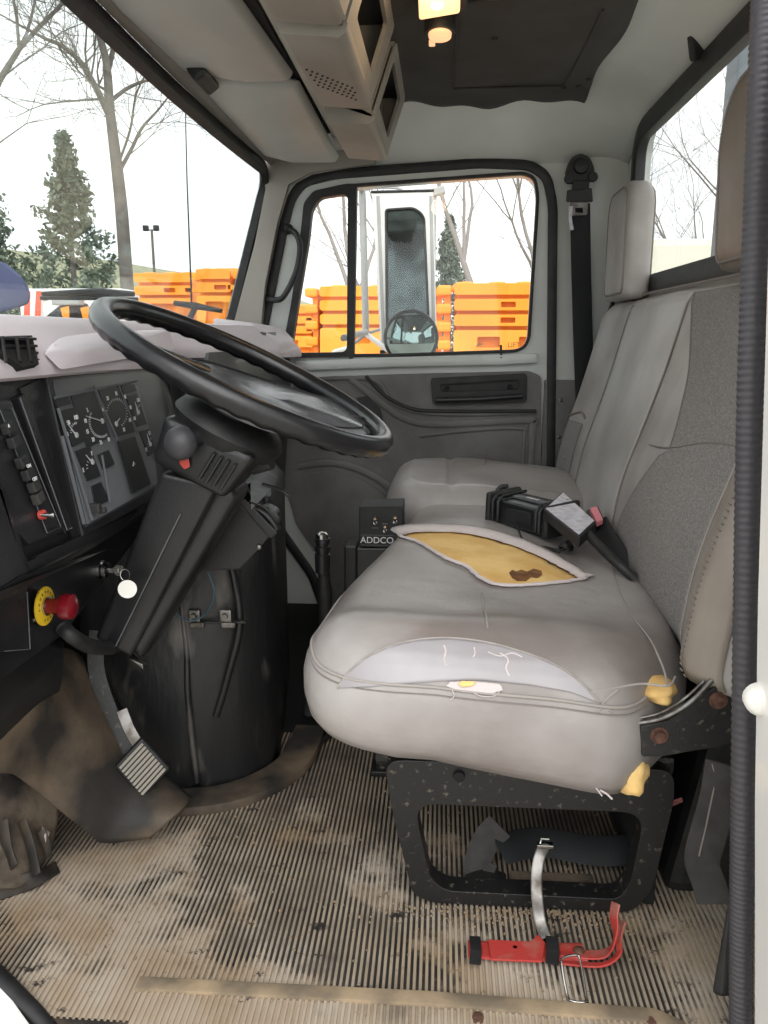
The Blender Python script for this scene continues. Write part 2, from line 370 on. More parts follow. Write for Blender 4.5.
# roof skin
b = MB(); rows = []
for i in range(34):
    x = -0.36 + (XR + 0.36) * i / 33; row = []
    for j in range(50):
        y = 0.80 + 1.66 * j / 49
        z = 1.462 - 0.07 * max(0, (x - 0.36) / 0.16) ** 2 - 0.135 * max(0, (y - 2.13) / 0.31) ** 1.7 * (1 - 0.5 * max(0, min(1, (x - 0.36) / 0.16))) - 0.10 * max(0, (0.87 - y) / 0.08) ** 2
        row.append(Vector((x, y, z)))
    rows.append(row)
b.grid(rows); rf = b.build('ceiling', M['white'], smooth=60, solid=0.012); tag(rf, 'white painted roof skin of the cab curving down at its edges', kind='structure')
# pressed crease round the rear corner
def roofz(x, y): return 1.462 - 0.10 * max(0, (x - 0.36) / 0.16) ** 2 - 0.135 * max(0, (y - 2.13) / 0.31) ** 1.7
# passenger side wall (pillars), around the door opening
opening = xz([(549, 655), (553, 205), (547, 176), (530, 165), (480, 163), (335, 174), (303, 182), (291, 198), (284, 225), (262, 335), (262, 480), (280, 530), (312, 575), (335, 640), (350, 655)])
b = MB(); b.plate([(-0.78, -0.02), (XR + 0.03, -0.02), (XR + 0.03, 1.36), (-0.5, 1.36), (-0.53, 1.30), (-0.66, 0.88), (-0.72, 0.85)], [opening], lambda u, v, w: Vector((u, YF + 0.01 + w, v)), 0.05)
ws = b.build('wall_right', M['white']); tag(ws, 'white passenger side pillars of the cab around the door', kind='structure')
b = MB(); b.tube([Vector((q[0], YF + 0.004, q[1])) for q in roundpoly(opening, 0.03)], 0.01, closed=True, seg=10, flat=(0.027, 0.024), up=(0, 1, 0))
b.build('trim_1', M['rubber'], smooth=40); tag(bpy.data.objects['trim_1'], 'black weatherstrip around the passenger door opening', kind='structure')
b = MB(); b.box((0.41, YF + 0.002, 0.36), (0.20, 0.012, 0.72), bev=0.003); lw = b.build('trim_2', M['card']); tag(lw, 'grey lining on the lower pillar behind the passenger door', kind='structure')
for zz in (0.66, 0.55, 0.28):
    b = MB(); b.lathe((0.36, YF - 0.003, zz), (0, -1, 0), [(0, 0.007), (0.003, 0.006), (0.005, 0.001)], 10); b.build('screw', M['steel'], lw)
# near side: sill, rear pillar
b = MB(); b.slab([U(753, 1120, y=0.76), Vector((0.62, 0.76, -0.25)), Vector((0.62, 0.76, 1.5)), U(772, 0, y=0.76), U(770, 200, y=0.76), U(764, 400, y=0.76), U(758, 600, y=0.76), U(755, 800, y=0.76)][::-1], 0.07, 0.006); wn = b.build('wall_left', M['outer']); tag(wn, 'white outer door pillar on the driver side, right edge of the picture', kind='structure')
b = MB(); b.slab([(-0.72, 0.70, -0.035), (0.40, 0.72, -0.035), (0.40, 0.835, -0.03), (-0.34, 0.80, -0.03), (-0.52, 0.80, -0.012), (-0.60, 0.86, 0.0), (-0.72, 1.02, 0.03)], 0.30, 0.004)
sl = b.build('trim_3', M['outer']); tag(sl, 'white painted door sill at the lower left corner', kind='structure')
b = MB(); b.slab([U(-60, 960, z=0.012), U(-10, 975, z=0.012), U(12, 1000, z=0.010), U(34, 1030, z=0.006), U(34, 1075, z=0.004), U(-60, 1075, z=0.004)][::-1], 0.012, 0.002); b.build('corner_plate', M['outer'], sl)
# near door opening weatherstrip
sp = [U(741, 1060, y=0.80), U(741, 940, y=0.81), U(743, 800, y=0.82), U(746, 600, y=0.83), U(750, 400, y=0.84), U(757, 200, y=0.86), U(765, 0, y=0.88), U(769, -80, y=0.89)]
sp = catmull(sp, 110); b = MB()
vs_n = len(sp); rr = [1 + 0.07 * ((i // 2) % 2) for i in range(vs_n)]
b.tube(sp, [0.0125 * r_ for r_ in rr], seg=14); b.build('trim_4', M['seal'], smooth=50)
tag(bpy.data.objects['trim_4'], 'ribbed black rubber weatherstrip up the driver door opening at the right', kind='structure')
lp = catmull([U(-60, 900, z=0.05), U(-20, 955, z=0.012), U(8, 985, z=0.008), U(32, 1010, z=0.004), U(62, 1040, z=-0.01), U(120, 1062, z=-0.02)], 10)
b = MB(); b.tube(lp, 0.011, seg=12); b.build('trim_5', M['rubber'], smooth=50); tag(bpy.data.objects['trim_5'], 'black weatherstrip along the sill at the lower left corner', kind='structure')
# front wall under the windshield
b = MB(); b.box((-0.77, 1.64, 0.42), (0.04, 1.62, 0.86)); b.build('wall_front', M['dark']); tag(bpy.data.objects['wall_front'], 'dark front wall of the cab behind the dashboard', kind='structure')
# windshield
def ws_pt(y, h, off=0.0):
    bul = 0.020 * (1 - ((y - 1.62) / 0.8) ** 2)
    return Vector((-0.645 + 0.135 * h - bul + off, y, 0.855 + 0.455 * h + off * 0.3))
wl = [(q[0], q[1]) for q in rrect(0, 0, 1, 1, 0.001)]
Wy0, Wy1 = 0.78, 2.405
def wloop(ins):
    out = []
    for (a, c) in rrect(Wy0 + ins, ins, Wy1 - ins, 0.47 - ins, [0.05, 0.05, 0.075, 0.05], 8):
        out.append((a, c / 0.47))
    res = []
    for i in range(len(out)):
        a, c = out[i], out[(i + 1) % len(out)]; n = max(1, int(abs(a[0] - c[0]) / 0.06))
        for k in range(n): res.append((a[0] + (c[0] - a[0]) * k / n, a[1] + (c[1] - a[1]) * k / n))
    return res
wn_ = structure('window_2', 'raked windshield in a black rubber gasket')
b = MB(); b.tube([ws_pt(y, h, 0.006) for y, h in wloop(0)], 0.016, closed=True, seg=12, flat=(0.036, 0.026), up=(1, 0, 0.3)); b.build('gasket', M['rubber'], wn_, smooth=40)
b = MB(); b.grid([[ws_pt(Wy0 + (Wy1 - Wy0) * i / 24, j / 6) for j in range(7)] for i in range(25)]); b.build('glass', M['glass_w'], wn_, smooth=60, solid=0.004)
# header over the windshield and pillar post
b = MB(); rows = []
for i in range(28):
    y = 0.80 + (2.41 - 0.80) * i / 27; q = ws_pt(min(y, 2.40), 1.03, 0.012)
    rows.append([q, q + Vector((0.02, 0, 0.02)), Vector((-0.40, y, 1.385)), Vector((-0.32, y, 1.43)), Vector((-0.30, y, 1.47))])
b.grid(rows); b.build('trim_6', M['trim'], smooth=60, solid=0.012); tag(bpy.data.objects['trim_6'], 'warm grey header panel above the windshield', kind='structure')
b = MB(); b.slab([Vector((q[0], YF - 0.012, q[1])) for q in xz([(229, 350), (238, 320), (258, 245), (270, 192), (268, 172), (262, 160), (300, 155), (380, 152), (376, 166), (312, 174), (290, 186), (280, 225), (268, 285), (262, 350)])], 0.03, 0.004)
b.build('trim_7', M['trim']); tag(bpy.data.objects['trim_7'], 'pale grey windshield pillar trim at the far side', kind='structure')
# ------------------------------------------------------------------ passenger door
d1 = structure('door_1', 'white passenger door with a grey moulded card and a two-part window')
dopen = opening
hole = xz([(283, 356), (294, 300), (303, 232), (306, 205), (314, 194), (345, 186), (480, 176), (524, 173), (535, 178), (538, 196), (529, 338), (525, 347), (516, 351), (400, 355)])
b = MB(); b.plate(dopen, [roundpoly(hole, 0.02)], lambda u, v, w: Vector((0.09 + (u - 0.09) * 0.994, YF + 0.006 + w, 0.6 + (v - 0.6) * 0.996)), 0.05); b.build('door_frame', M['white'], d1)
b = MB(); b.tube([Vector((q[0], YF + 0.006, q[1])) for q in roundpoly(hole, 0.02)], 0.006, closed=True, seg=8, flat=(0.010, 0.016), up=(0, 1, 0)); b.build('window_seal', M['rubber'], d1, smooth=50)
# sill ledge of the door
b = MB(); b.tube([U(297, 366, y=YF - 0.004), U(400, 362, y=YF - 0.006), U(500, 360, y=YF - 0.006), U(536, 358, y=YF - 0.004)], 0.012, seg=12, flat=(0.030, 0.024), up=(0, 1, 0)); b.build('window_sill', M['white'], d1, smooth=60)
vp = xz([(281, 358), (292, 300), (301, 232), (304, 203), (314, 191), (346, 184), (357, 184), (354, 357)])
vh = xz([(291, 353), (299, 300), (309, 240), (312, 210), (320, 198), (348, 194), (347, 352)])
b = MB(); b.plate(roundpoly(vp, 0.012), [roundpoly(vh, 0.02)], lambda u, v, w: Vector((u, YF - 0.006 + w, v)), 0.035); b.build('vent_window_frame', M['rubber'], d1)
b = MB(); b.plate(roundpoly(vh, 0.012), [], lambda u, v, w: Vector((u, YF + 0.014 + w, v)), 0.004); b.build('vent_window_glass', M['glass'], d1)
mg = xz([(357, 357), (360, 182), (480, 174), (528, 171), (540, 180), (541, 196), (531, 340), (520, 354)])
b = MB(); b.plate(mg, [], lambda u, v, w: Vector((u, YF + 0.020 + w, v)), 0.004); b.build('window_glass', M['glass'], d1)
b = MB(); b.tube([U(501, 357, y=YF - 0.012), U(501, 345, y=YF - 0.012)], [0.003, 0.0035], seg=10); b.lathe(U(501, 358, y=YF - 0.012), (0, 0, 1), [(0, 0.007), (0.005, 0.005)], 12); b.build('lock_knob', M['rubber'], d1, smooth=40)
# card
cardo = xz([(540, 655), (541, 376), (530, 371), (400, 374), (296, 378), (290, 400), (284, 480), (296, 520), (322, 556), (344, 640), (355, 655)])
b = MB(); b.plate(roundpoly(cardo, 0.012), [], lambda u, v, w: Vector((u, YF - 0.010 + w, v)), 0.016); card = b.build('door_card', M['card'], d1, bevel=0.003)
def ridge(pts, wd, th, name='moulded_rib', m='card', y=YF - 0.012):
    b = MB(); b.tube(catmull([U(a, c, y=y) for a, c in pts], 6), 0.01, seg=10, flat=(wd, th), up=(0, 1, 0)); return b.build(name, M[m], card, smooth=60)
ridge([(300, 380), (372, 379), (392, 402), (420, 412), (470, 414), (536, 412)], 0.012, 0.012)
ridge([(366, 376), (386, 396), (410, 408), (440, 411), (536, 411)], 0.010, 0.022, m='rubber')
ridge([(350, 378), (378, 400), (404, 418), (440, 424), (528, 420), (532, 430), (530, 480)], 0.020, 0.014)
ridge([(420, 436), (470, 430), (520, 428), (524, 436), (522, 470)], 0.010, 0.010)
ridge([(298, 466), (330, 462), (362, 470), (390, 488), (402, 520)], 0.022, 0.016)
b = MB(); b.plate(roundpoly(xz([(296, 520), (294, 474), (330, 470), (362, 478), (388, 496), (398, 530), (390, 640), (350, 640), (322, 556)]), 0.02), [], lambda u, v, w: Vector((u, YF - 0.020 + w, v)), 0.016); b.build('map_pocket', M['card'], card, bevel=0.004)
# pull handle
b = MB(); pk = xz([(431, 378), (433, 404), (526, 401), (526, 373)])
b.plate(roundpoly(pk, 0.01), [roundpoly(xz([(440, 384), (441, 391), (518, 389), (518, 379)]), 0.008)], lambda u, v, w: Vector((u, YF - 0.030 + w, v)), 0.022)
b.plate(roundpoly(pk, 0.01), [], lambda u, v, w: Vector((u, YF - 0.016 + w, v)), 0.010); b.build('pull_handle', M['rubber'], d1, bevel=0.003)
b = MB(); b.tube([U(436, 400, y=YF - 0.038), U(480, 399, y=YF - 0.044), U(522, 396, y=YF - 0.038)], 0.008, seg=10); b.build('grip', M['plastic'], bpy.data.objects['pull_handle'], smooth=60)
for c in ((447, 389), (510, 387)):
    b = MB(); b.lathe(U(*c, y=YF - 0.016), (0, -1, 0), [(0, 0.008), (0.012, 0.007), (0.013, 0.001)], 12); b.build('screw', M['dark'], bpy.data.objects['pull_handle'])
b = MB(); b.slab([U(356, 398, y=YF - 0.02), U(366, 412, y=YF - 0.02), U(384, 424, y=YF - 0.02), U(380, 408, y=YF - 0.02), U(366, 396, y=YF - 0.02)], 0.012, 0.003); b.build('inside_latch', M['rubber'], d1)
b = MB(); b.box(U(350, 368, y=YF - 0.03) + Vector((0, 0.03, 0.035)), (0.012, 0.01, 0.03), bev=0.002); b.build('vent_window_catch', M['plastic_dusty'], d1)
# grab handle on the far pillar
gh = thing('grab_handle', 'black bent grab handle on the far windshield pillar', 'handle', U(277, 345 - 60, y=YF - 0.02))
g = catmull([U(288, 229, y=YF - 0.02), U(296, 234, y=YF - 0.05), U(300, 248, y=YF - 0.055), U(296, 272, y=YF - 0.055), U(284, 296, y=YF - 0.055), U(275, 300, y=YF - 0.04), U(266, 299, y=YF - 0.02)], 8)
b = MB(); b.tube(g, 0.0085, seg=12); b.build('grip', M['rubber'], gh, smooth=60)
for c in ((288, 229), (266, 299)):
    b = MB(); b.lathe(U(*c, y=YF - 0.010), (0, -1, 0), [(0, 0.016), (0.008, 0.014), (0.012, 0.009)], 14); b.build('mounting_foot', M['rubber'], gh, smooth=40)
# ------------------------------------------------------------------ headliner, dome lamp
b = MB(); rows = []
N1, N2 = 40, 60
for i in range(N1 + 1):
    u = i / N1; row = []
    for j in range(N2 + 1):
        v = j / N2
        x1 = 0.352 + 0.006 * math.sin(v * 21); y1 = 2.235 + 0.012 * math.sin(u * 13) + 0.008 * math.sin(u * 31)
        x = -0.335 + (x1 + 0.335) * u; y = 0.86 + (y1 - 0.86) * v
        z = 1.446 - 0.003 * math.sin(u * 9) * math.sin(v * 11)
        z = min(z, 1.450 - 0.135 * max(0, (y - 2.13) / 0.31) ** 1.7)
        if v == 1: z += 0.006
        row.append(Vector((x, y, z)))
    rows.append(row)
b.grid(rows); hl = b.build('headliner', M['headliner'], smooth=60, solid=0.006); tag(hl, 'dark brown-grey quilted headliner panel fixed under the roof', 'headliner')
b = MB(); b.tube(catmull([(-0.02, 1.62, 1.440), (0.08, 1.60, 1.439), (0.22, 1.58, 1.439), (0.31, 1.60, 1.440)], 6), 0.003, seg=6)
b.tube([Vector((0.02, 1.66, 1.44)), Vector((0.02, 2.12, 1.44)), Vector((0.29, 2.12, 1.44)), Vector((0.29, 1.66, 1.44))], 0.0025, seg=6)
b.build('quilting_seam', M['headliner'], hl, smooth=60)
for q in ((0.340, 2.08), (0.325, 2.13), (0.29, 2.14), (0.10, 1.80)):
    b = MB(); b.lathe((q[0], q[1], 1.443), (0, 0, -1), [(0, 0.007), (0.004, 0.006), (0.006, 0.001)], 10); b.build('fixing_button', M['rubber'], hl)
cl = thing('dome_lamp', 'lit amber dome lamp with a small spot lens on the headliner', 'lamp', (-0.015, 1.50, 1.44))
b = MB(); b.hull([(-0.055, 1.30, 1.442), (0.04, 1.30, 1.442), (-0.055, 1.60, 1.442), (0.04, 1.60, 1.442), (-0.05, 1.31, 1.425), (0.035, 1.31, 1.425), (-0.05, 1.59, 1.42), (0.035, 1.59, 1.42)], 0.004); b.build('base', M['rubber'], cl)
l0 = [U(416, -60, z=1.405), U(461, -60, z=1.405), U(460, 14, z=1.398), U(419, 21, z=1.398)]
b = MB(); b.hull(l0 + [q + Vector((0, 0, 0.03)) for q in l0], 0.006, 3); b.build('lamp_lens', M['lens'], cl, smooth=40)
q = U(437, 5, z=1.400)
b = MB(); b.lathe(q + Vector((0, 0, 0.004)), (0, 0, -1), [(0, 0.013), (0.008, 0.010), (0.011, 0.003)], 16); b.build('bulb', M['bulb'], cl, smooth=60)
q = U(440, 33, z=1.402)
b = MB(); b.lathe(q + Vector((0, -0.005, 0.03)), (0, -0.15, -1), [(0, 0.028), (0.03, 0.030), (0.036, 0.028), (0.036, 0.024)], 24); b.build('spot_housing', M['rubber'], cl, smooth=40)
b = MB(); b.lathe(q + Vector((0, -0.011, -0.004)), (0, -0.15, -1), [(0, 0.022), (0.007, 0.021), (0.011, 0.010)], 24); b.build('spot_lens', M['lens2'], cl, smooth=60)
b = MB(); b.box(U(432, 43, z=1.396), (0.012, 0.018, 0.008), bev=0.002); b.build('switch', M['lens2'], cl)
ld = bpy.data.lights.new('dome_bulb', 'POINT'); lo = bpy.data.objects.new('dome_bulb', ld); SC.collection.objects.link(lo); lo.location = (-0.02, 1.46, 1.36); ld.energy = 0.4; ld.color = (1, 0.72, 0.42); ld.shadow_soft_size = 0.03
# ------------------------------------------------------------------ overhead console
oc = thing('overhead_console', 'warm grey overhead console with dark pockets and a perforated speaker lip', 'console', (-0.2, 1.5, 1.44))
def sect(y, pts): return [Vector((x, y, z)) for x, z in pts]
def hullpair(b, y0, s0, y1, s1, bev=0.006): b.hull(sect(y0, s0) + sect(y1, s1), bev)
s_far = [(-0.315, 1.42), (-0.285, 1.345), (-0.245, 1.335), (-0.235, 1.42)]
# front rail that carries the whole length
b = MB(); hullpair(b, 0.86, s_far, 2.23, s_far, 0.012)
b.hull(sect(2.16, [(-0.31, 1.42), (-0.28, 1.32), (-0.20, 1.30), (-0.155, 1.36), (-0.15, 1.44), (-0.31, 1.44)]) + sect(2.26, [(-0.31, 1.42), (-0.27, 1.345), (-0.21, 1.34), (-0.175, 1.40), (-0.31, 1.44)]), 0.012)
b.build('rail', M['trim'], oc, smooth=40)
# middle housing: bottom shelf, top, two side cheeks round a dark pocket
def housing(y0, y1, zlow, xr, name):
    b = MB()
    b.hull(sect(y0, [(-0.26, 1.335), (-0.25, zlow), (xr, zlow + 0.012), (xr + 0.012, zlow + 0.028), (-0.25, 1.36)]) + sect(y1, [(-0.26, 1.335), (-0.25, zlow), (xr, zlow + 0.012), (xr + 0.012, zlow + 0.028), (-0.25, 1.36)]), 0.006)
    b.hull(sect(y0, [(-0.25, 1.43), (xr + 0.045, 1.43), (xr + 0.045, 1.448), (-0.25, 1.448)]) + sect(y1, [(-0.25, 1.43), (xr + 0.045, 1.43), (xr + 0.045, 1.448), (-0.25, 1.448)]), 0.004)
    for ya in (y0, y1 - 0.02):
        b.hull(sect(ya, [(-0.25, 1.33), (xr, zlow + 0.02), (xr + 0.012, zlow + 0.02), (xr + 0.05, 1.44), (-0.25, 1.44)]) + sect(ya + 0.02, [(-0.25, 1.33), (xr, zlow + 0.02), (xr + 0.012, zlow + 0.02), (xr + 0.05, 1.44), (-0.25, 1.44)]), 0.004)
    return b.build(name, M['trim'], oc, smooth=40)
PF0 = Vector((-0.150, 0, 1.300)); PFD = Vector((0.050, 0, 0.145)).normalized(); PFN = Vector((0.145, 0, -0.050)).normalized()
def slope(px, py):                                    # (y, s) on the sloping rear face of the console
    d = U(px, py, y=1.0) - Vector((0, 0, EYE)); t = (PF0 - Vector((0, 0, EYE))).dot(PFN) / d.dot(PFN); q = Vector((0, 0, EYE)) + d * t
    return (q.y, (q - PF0).dot(PFD))
def module(y0, y1, holes, name):
    b = MB()
    b.hull(sect(y0, [(-0.262, 1.345), (-0.25, 1.292), (-0.16, 1.284), (-0.148, 1.292), (-0.144, 1.306), (-0.25, 1.36)]) + sect(y1, [(-0.262, 1.345), (-0.25, 1.300), (-0.16, 1.292), (-0.148, 1.296), (-0.144, 1.306), (-0.25, 1.36)]), 0.006)
    b.plate(rrect(y0, 0.0, y1, 0.150, 0.012), holes, lambda u, v, w: PF0 + Vector((0, u, 0)) + PFD * v - PFN * w, 0.008)
    for ya in (y0, y1 - 0.012): b.hull(sect(ya, [(-0.25, 1.33), (-0.155, 1.30), (-0.105, 1.445), (-0.25, 1.445)]) + sect(ya + 0.012, [(-0.25, 1.33), (-0.155, 1.30), (-0.105, 1.445), (-0.25, 1.445)]))
    return b.build(name, M['trim'], oc, smooth=40)
module(1.30, 1.72, [rrect(1.36, 0.035, 1.64, 0.125, 0.012)], 'pocket_housing')
module(0.88, 1.28, [rrect(0.93, 0.035, 1.22, 0.125, 0.012)], 'pocket_housing')
module(1.80, 2.20, [rrect(1.84, 0.030, 2.12, 0.125, 0.012)], 'pocket_housing')
b = MB()
for y0, y1 in ((0.90, 1.27), (1.32, 1.71), (1.72, 1.80), (1.81, 2.18)): b.box((-0.215, (y0 + y1) / 2, 1.385), (0.03, y1 - y0, 0.10))
b.build('pocket_back', M['dark'], oc)
b = MB()                                              # perforations of the speaker, tiny dark plugs in the bottom of the lip
for r_ in range(4):
    for k in range(10 - r_ // 2):
        b.lathe((-0.235 + 0.0075 * k + 0.002 * r_, 1.46 + 0.030 * r_ + 0.010 * k, 1.291 - 0.0005 * k + 0.0004 * r_), (0, 0, -1), [(0, 0.0022), (0.0015, 0.0022)], 8)
b.build('speaker_hole', M['dark'], oc)
b = MB(); b.tube([Vector((-0.325, 0.9, 1.372)), Vector((-0.325, 1.6, 1.372)), Vector((-0.318, 2.2, 1.365))], 0.01, seg=8, flat=(0.05, 0.008), up=(0, 0, 1)); b.build('gap_shade', M['dark'], oc)  # dark strip added as the shade between visors and console
# sun visors
def visor(pts, label, name='sun_visor'):
    c = sum(pts, Vector()) / len(pts); t = thing(name, label, 'sun visor', c)
    b = MB(); b.hull(pts + [q + Vector((0.012, 0, 0.018)) for q in pts], 0.006, 3); b.build('visor_board', M['visor'], t, smooth=50); return t
v1 = visor([ws_pt(0.98, 1.02, 0.03), ws_pt(1.30, 1.02, 0.03), ws_pt(1.60, 1.03, 0.035), U(242, 83, z=1.335), U(289, 82, z=1.346), U(250, 34, z=1.350), Vector((-0.35, 1.0, 1.355))], 'pale sun visor nearer the driver, ending above the black clip')
v2 = visor([ws_pt(1.66, 1.03, 0.035), ws_pt(2.0, 1.02, 0.035), ws_pt(2.25, 1.0, 0.035), U(292, 163, z=1.305), U(336, 163, z=1.316), U(294, 88, z=1.343), U(242, 86, z=1.333)], 'pale sun visor on the passenger side, above the far windshield corner')
b = MB(); q = U(203, 77, x=-0.462); b.box(q, (0.03, 0.10, 0.034), rot=(0, R(-35), 0), bev=0.008); b.box(q + Vector((0.02, 0.075, 0.02)), (0.03, 0.05, 0.02), rot=(0, R(-35), 0), bev=0.004)
vc = b.build('visor_clip', M['rubber']); tag(vc, 'black plastic clip at the windshield top between the two sun visors', 'clip')
# small clip above the rear window
_d = (U(697, 46, y=1.0) - Vector((0, 0, EYE))).normalized(); _h = bvh_of(rf).ray_cast(Vector((0, 0, EYE)), _d)
b = MB(); q = (_h[0] if _h[0] is not None else U(697, 46, x=0.46)) - _d * 0.016; b.box(q, (0.03, 0.022, 0.05), rot=(R(25), R(-20), 0), bev=0.006); b.box(q + Vector((0.010, 0, 0.010)), (0.02, 0.03, 0.024), bev=0.004)
vc = b.build('wall_clip', M['rubber']); tag(vc, 'small black clip on the white wall above the rear window', 'clip')
# striker on near pillar
b = MB(); b.lathe(U(759, 697, y=0.756), (-0.1, -1, 0), [(0, 0.016), (0.01, 0.016), (0.016, 0.011), (0.018, 0.003)], 20)
st = b.build('door_bumper', M['whiteplastic'], smooth=40); tag(st, 'round white plastic bumper on the driver door pillar', 'door bumper')
# ------------------------------------------------------------------ passenger belt
bt = thing('passenger_seat_belt', 'black seat belt hanging from the pillar behind the passenger door', 'seat belt', U(580, 200, y=2.38))
Q = lambda a, c, y=2.385: U(a, c, y=y)
b = MB(); b.plate(roundpoly(xz([(571, 182), (566, 172), (571, 158), (580, 153), (590, 157), (595, 170), (591, 183)], 2.385), 0.012), [], lambda u, v, w: Vector((u, 2.385 + w, v)), 0.035)
b.lathe(Q(569, 179, 2.378), (0, -1, 0), [(0, 0.014), (0.006, 0.012)], 14); b.lathe(Q(593, 177, 2.378), (0, -1, 0), [(0, 0.014), (0.006, 0.012)], 14); b.lathe(Q(581, 166, 2.385), (0, -1, 0), [(0, 0.022), (0.010, 0.019), (0.014, 0.006)], 18)
b.build('pillar_anchor', M['rubber'], bt, smooth=40)
b = MB(); b.hull([Q(567, 190, y) for y in (2.36, 2.39)] + [Q(592, 188, y) for y in (2.36, 2.39)] + [Q(593, 202, y) for y in (2.36, 2.39)] + [Q(566, 202, y) for y in (2.36, 2.39)], 0.004); b.build('belt_guide', M['rubber'], bt)
b = MB(); b.hull([Q(573, 180, y) for y in (2.37, 2.39)] + [Q(590, 180, y) for y in (2.37, 2.39)] + [Q(588, 194, y) for y in (2.365, 2.39)] + [Q(571, 194, y) for y in (2.365, 2.39)], 0.003); b.build('anchor_neck', M['rubber'], bt)
b = MB(); b.plate(roundpoly(xz([(570, 201), (588, 200), (587, 215), (571, 216)], 2.37), 0.004), [roundpoly(xz([(575, 208), (583, 208), (583, 213), (575, 213)], 2.37), 0.002)], lambda u, v, w: Vector((u, 2.366 + w, v)), 0.004); b.build('latch_tongue', M['steel'], bt)
b = MB(); b.tube(catmull([Q(580, 204, 2.385), Q(581, 260, 2.385), Q(583, 340, 2.388), Q(586, 420, 2.39), Q(590, 520, 2.39)], 6), 0.01, seg=8, flat=(0.056, 0.004), up=(0, 1, 0)); b.build('webbing', M['belt'], bt, smooth=50)
b = MB(); b.tube([Q(571, 206, 2.362), Q(570, 218, 2.362), Q(572, 230, 2.365)], 0.004, seg=8, flat=(0.01, 0.002), up=(0, 1, 0)); b.build('frayed_tag', M['labelgrey'], bt)
b = MB(); b.tube(catmull([Vector((0.50, 2.40, 0.96)), Vector((0.47, 2.36, 0.90)), Vector((0.44, 2.34, 0.7)), Vector((0.44, 2.34, 0.4))], 6), 0.01, seg=8, flat=(0.07, 0.006), up=(1, 0, 0)); b.build('belt_tail', M['belt'], bt, smooth=50)
# ================================================================== THE BENCH SEAT
seat = thing('bench_seat', 'worn grey vinyl bench seat with a torn cushion showing yellow foam', 'seat', (0.1, 1.6, 0.0))
def cushion(plan, prof, n=160):
    """plan: closed outline (x, y, front z shift); prof: list of (scale towards the centre line, z)"""
    out = catmull([(x, y, 0) for x, y in plan], n // len(plan), closed=True)
    return out
# plan outline of the driver and middle cushion (front is -x)
hull_px = [(-0.185, 1.02), (-0.178, 1.20), (-0.155, 1.34), (-0.122, 1.50), (-0.092, 1.66), (-0.075, 1.86), (-0.02, 1.98), (0.20, 2.0), (0.38, 1.98), (0.40, 1.80), (0.385, 1.50), (0.375, 1.20), (0.355, 1.07), (0.300, 0.99), (0.240, 0.930), (0.14, 0.922), (0.0, 0.925), (-0.13, 0.945)]
hole_pts = [U(a, c, z=0.452) for a, c in [(399, 544), (412, 539), (440, 538), (476, 541), (512, 549), (545, 559), (568, 568), (580, 574), (585, 577), (572, 580), (552, 583), (520, 586), (498, 585), (482, 579), (466, 570), (450, 566), (436, 560), (420, 551)]]
HP = [(q.x, q.y) for q in hole_pts]
def topz(x, y):
    """height of the cushion top before edge rounding"""
    z = 0.452 + 0.012 * math.sin((y - 0.9) * 3.0) * 1.0
    z -= 0.016 * math.exp(-((x - 0.28) / 0.10) ** 2)                     # hollow near the backrest
    z += 0.016 * math.exp(-((y - 1.03) / 0.05) ** 2) * (1 / (1 + math.exp((x - 0.25) / 0.03)))   # near side bolster
    z -= 0.012 * math.exp(-((x - 0.10) / 0.14) ** 2) * math.exp(-((y - 1.25) / 0.12) ** 2)
    z += 0.008 * math.exp(-((y - 1.66) / 0.12) ** 2)
    z += 0.0025 * noise.noise(Vector((x * 9, y * 9, 1)))
    return z
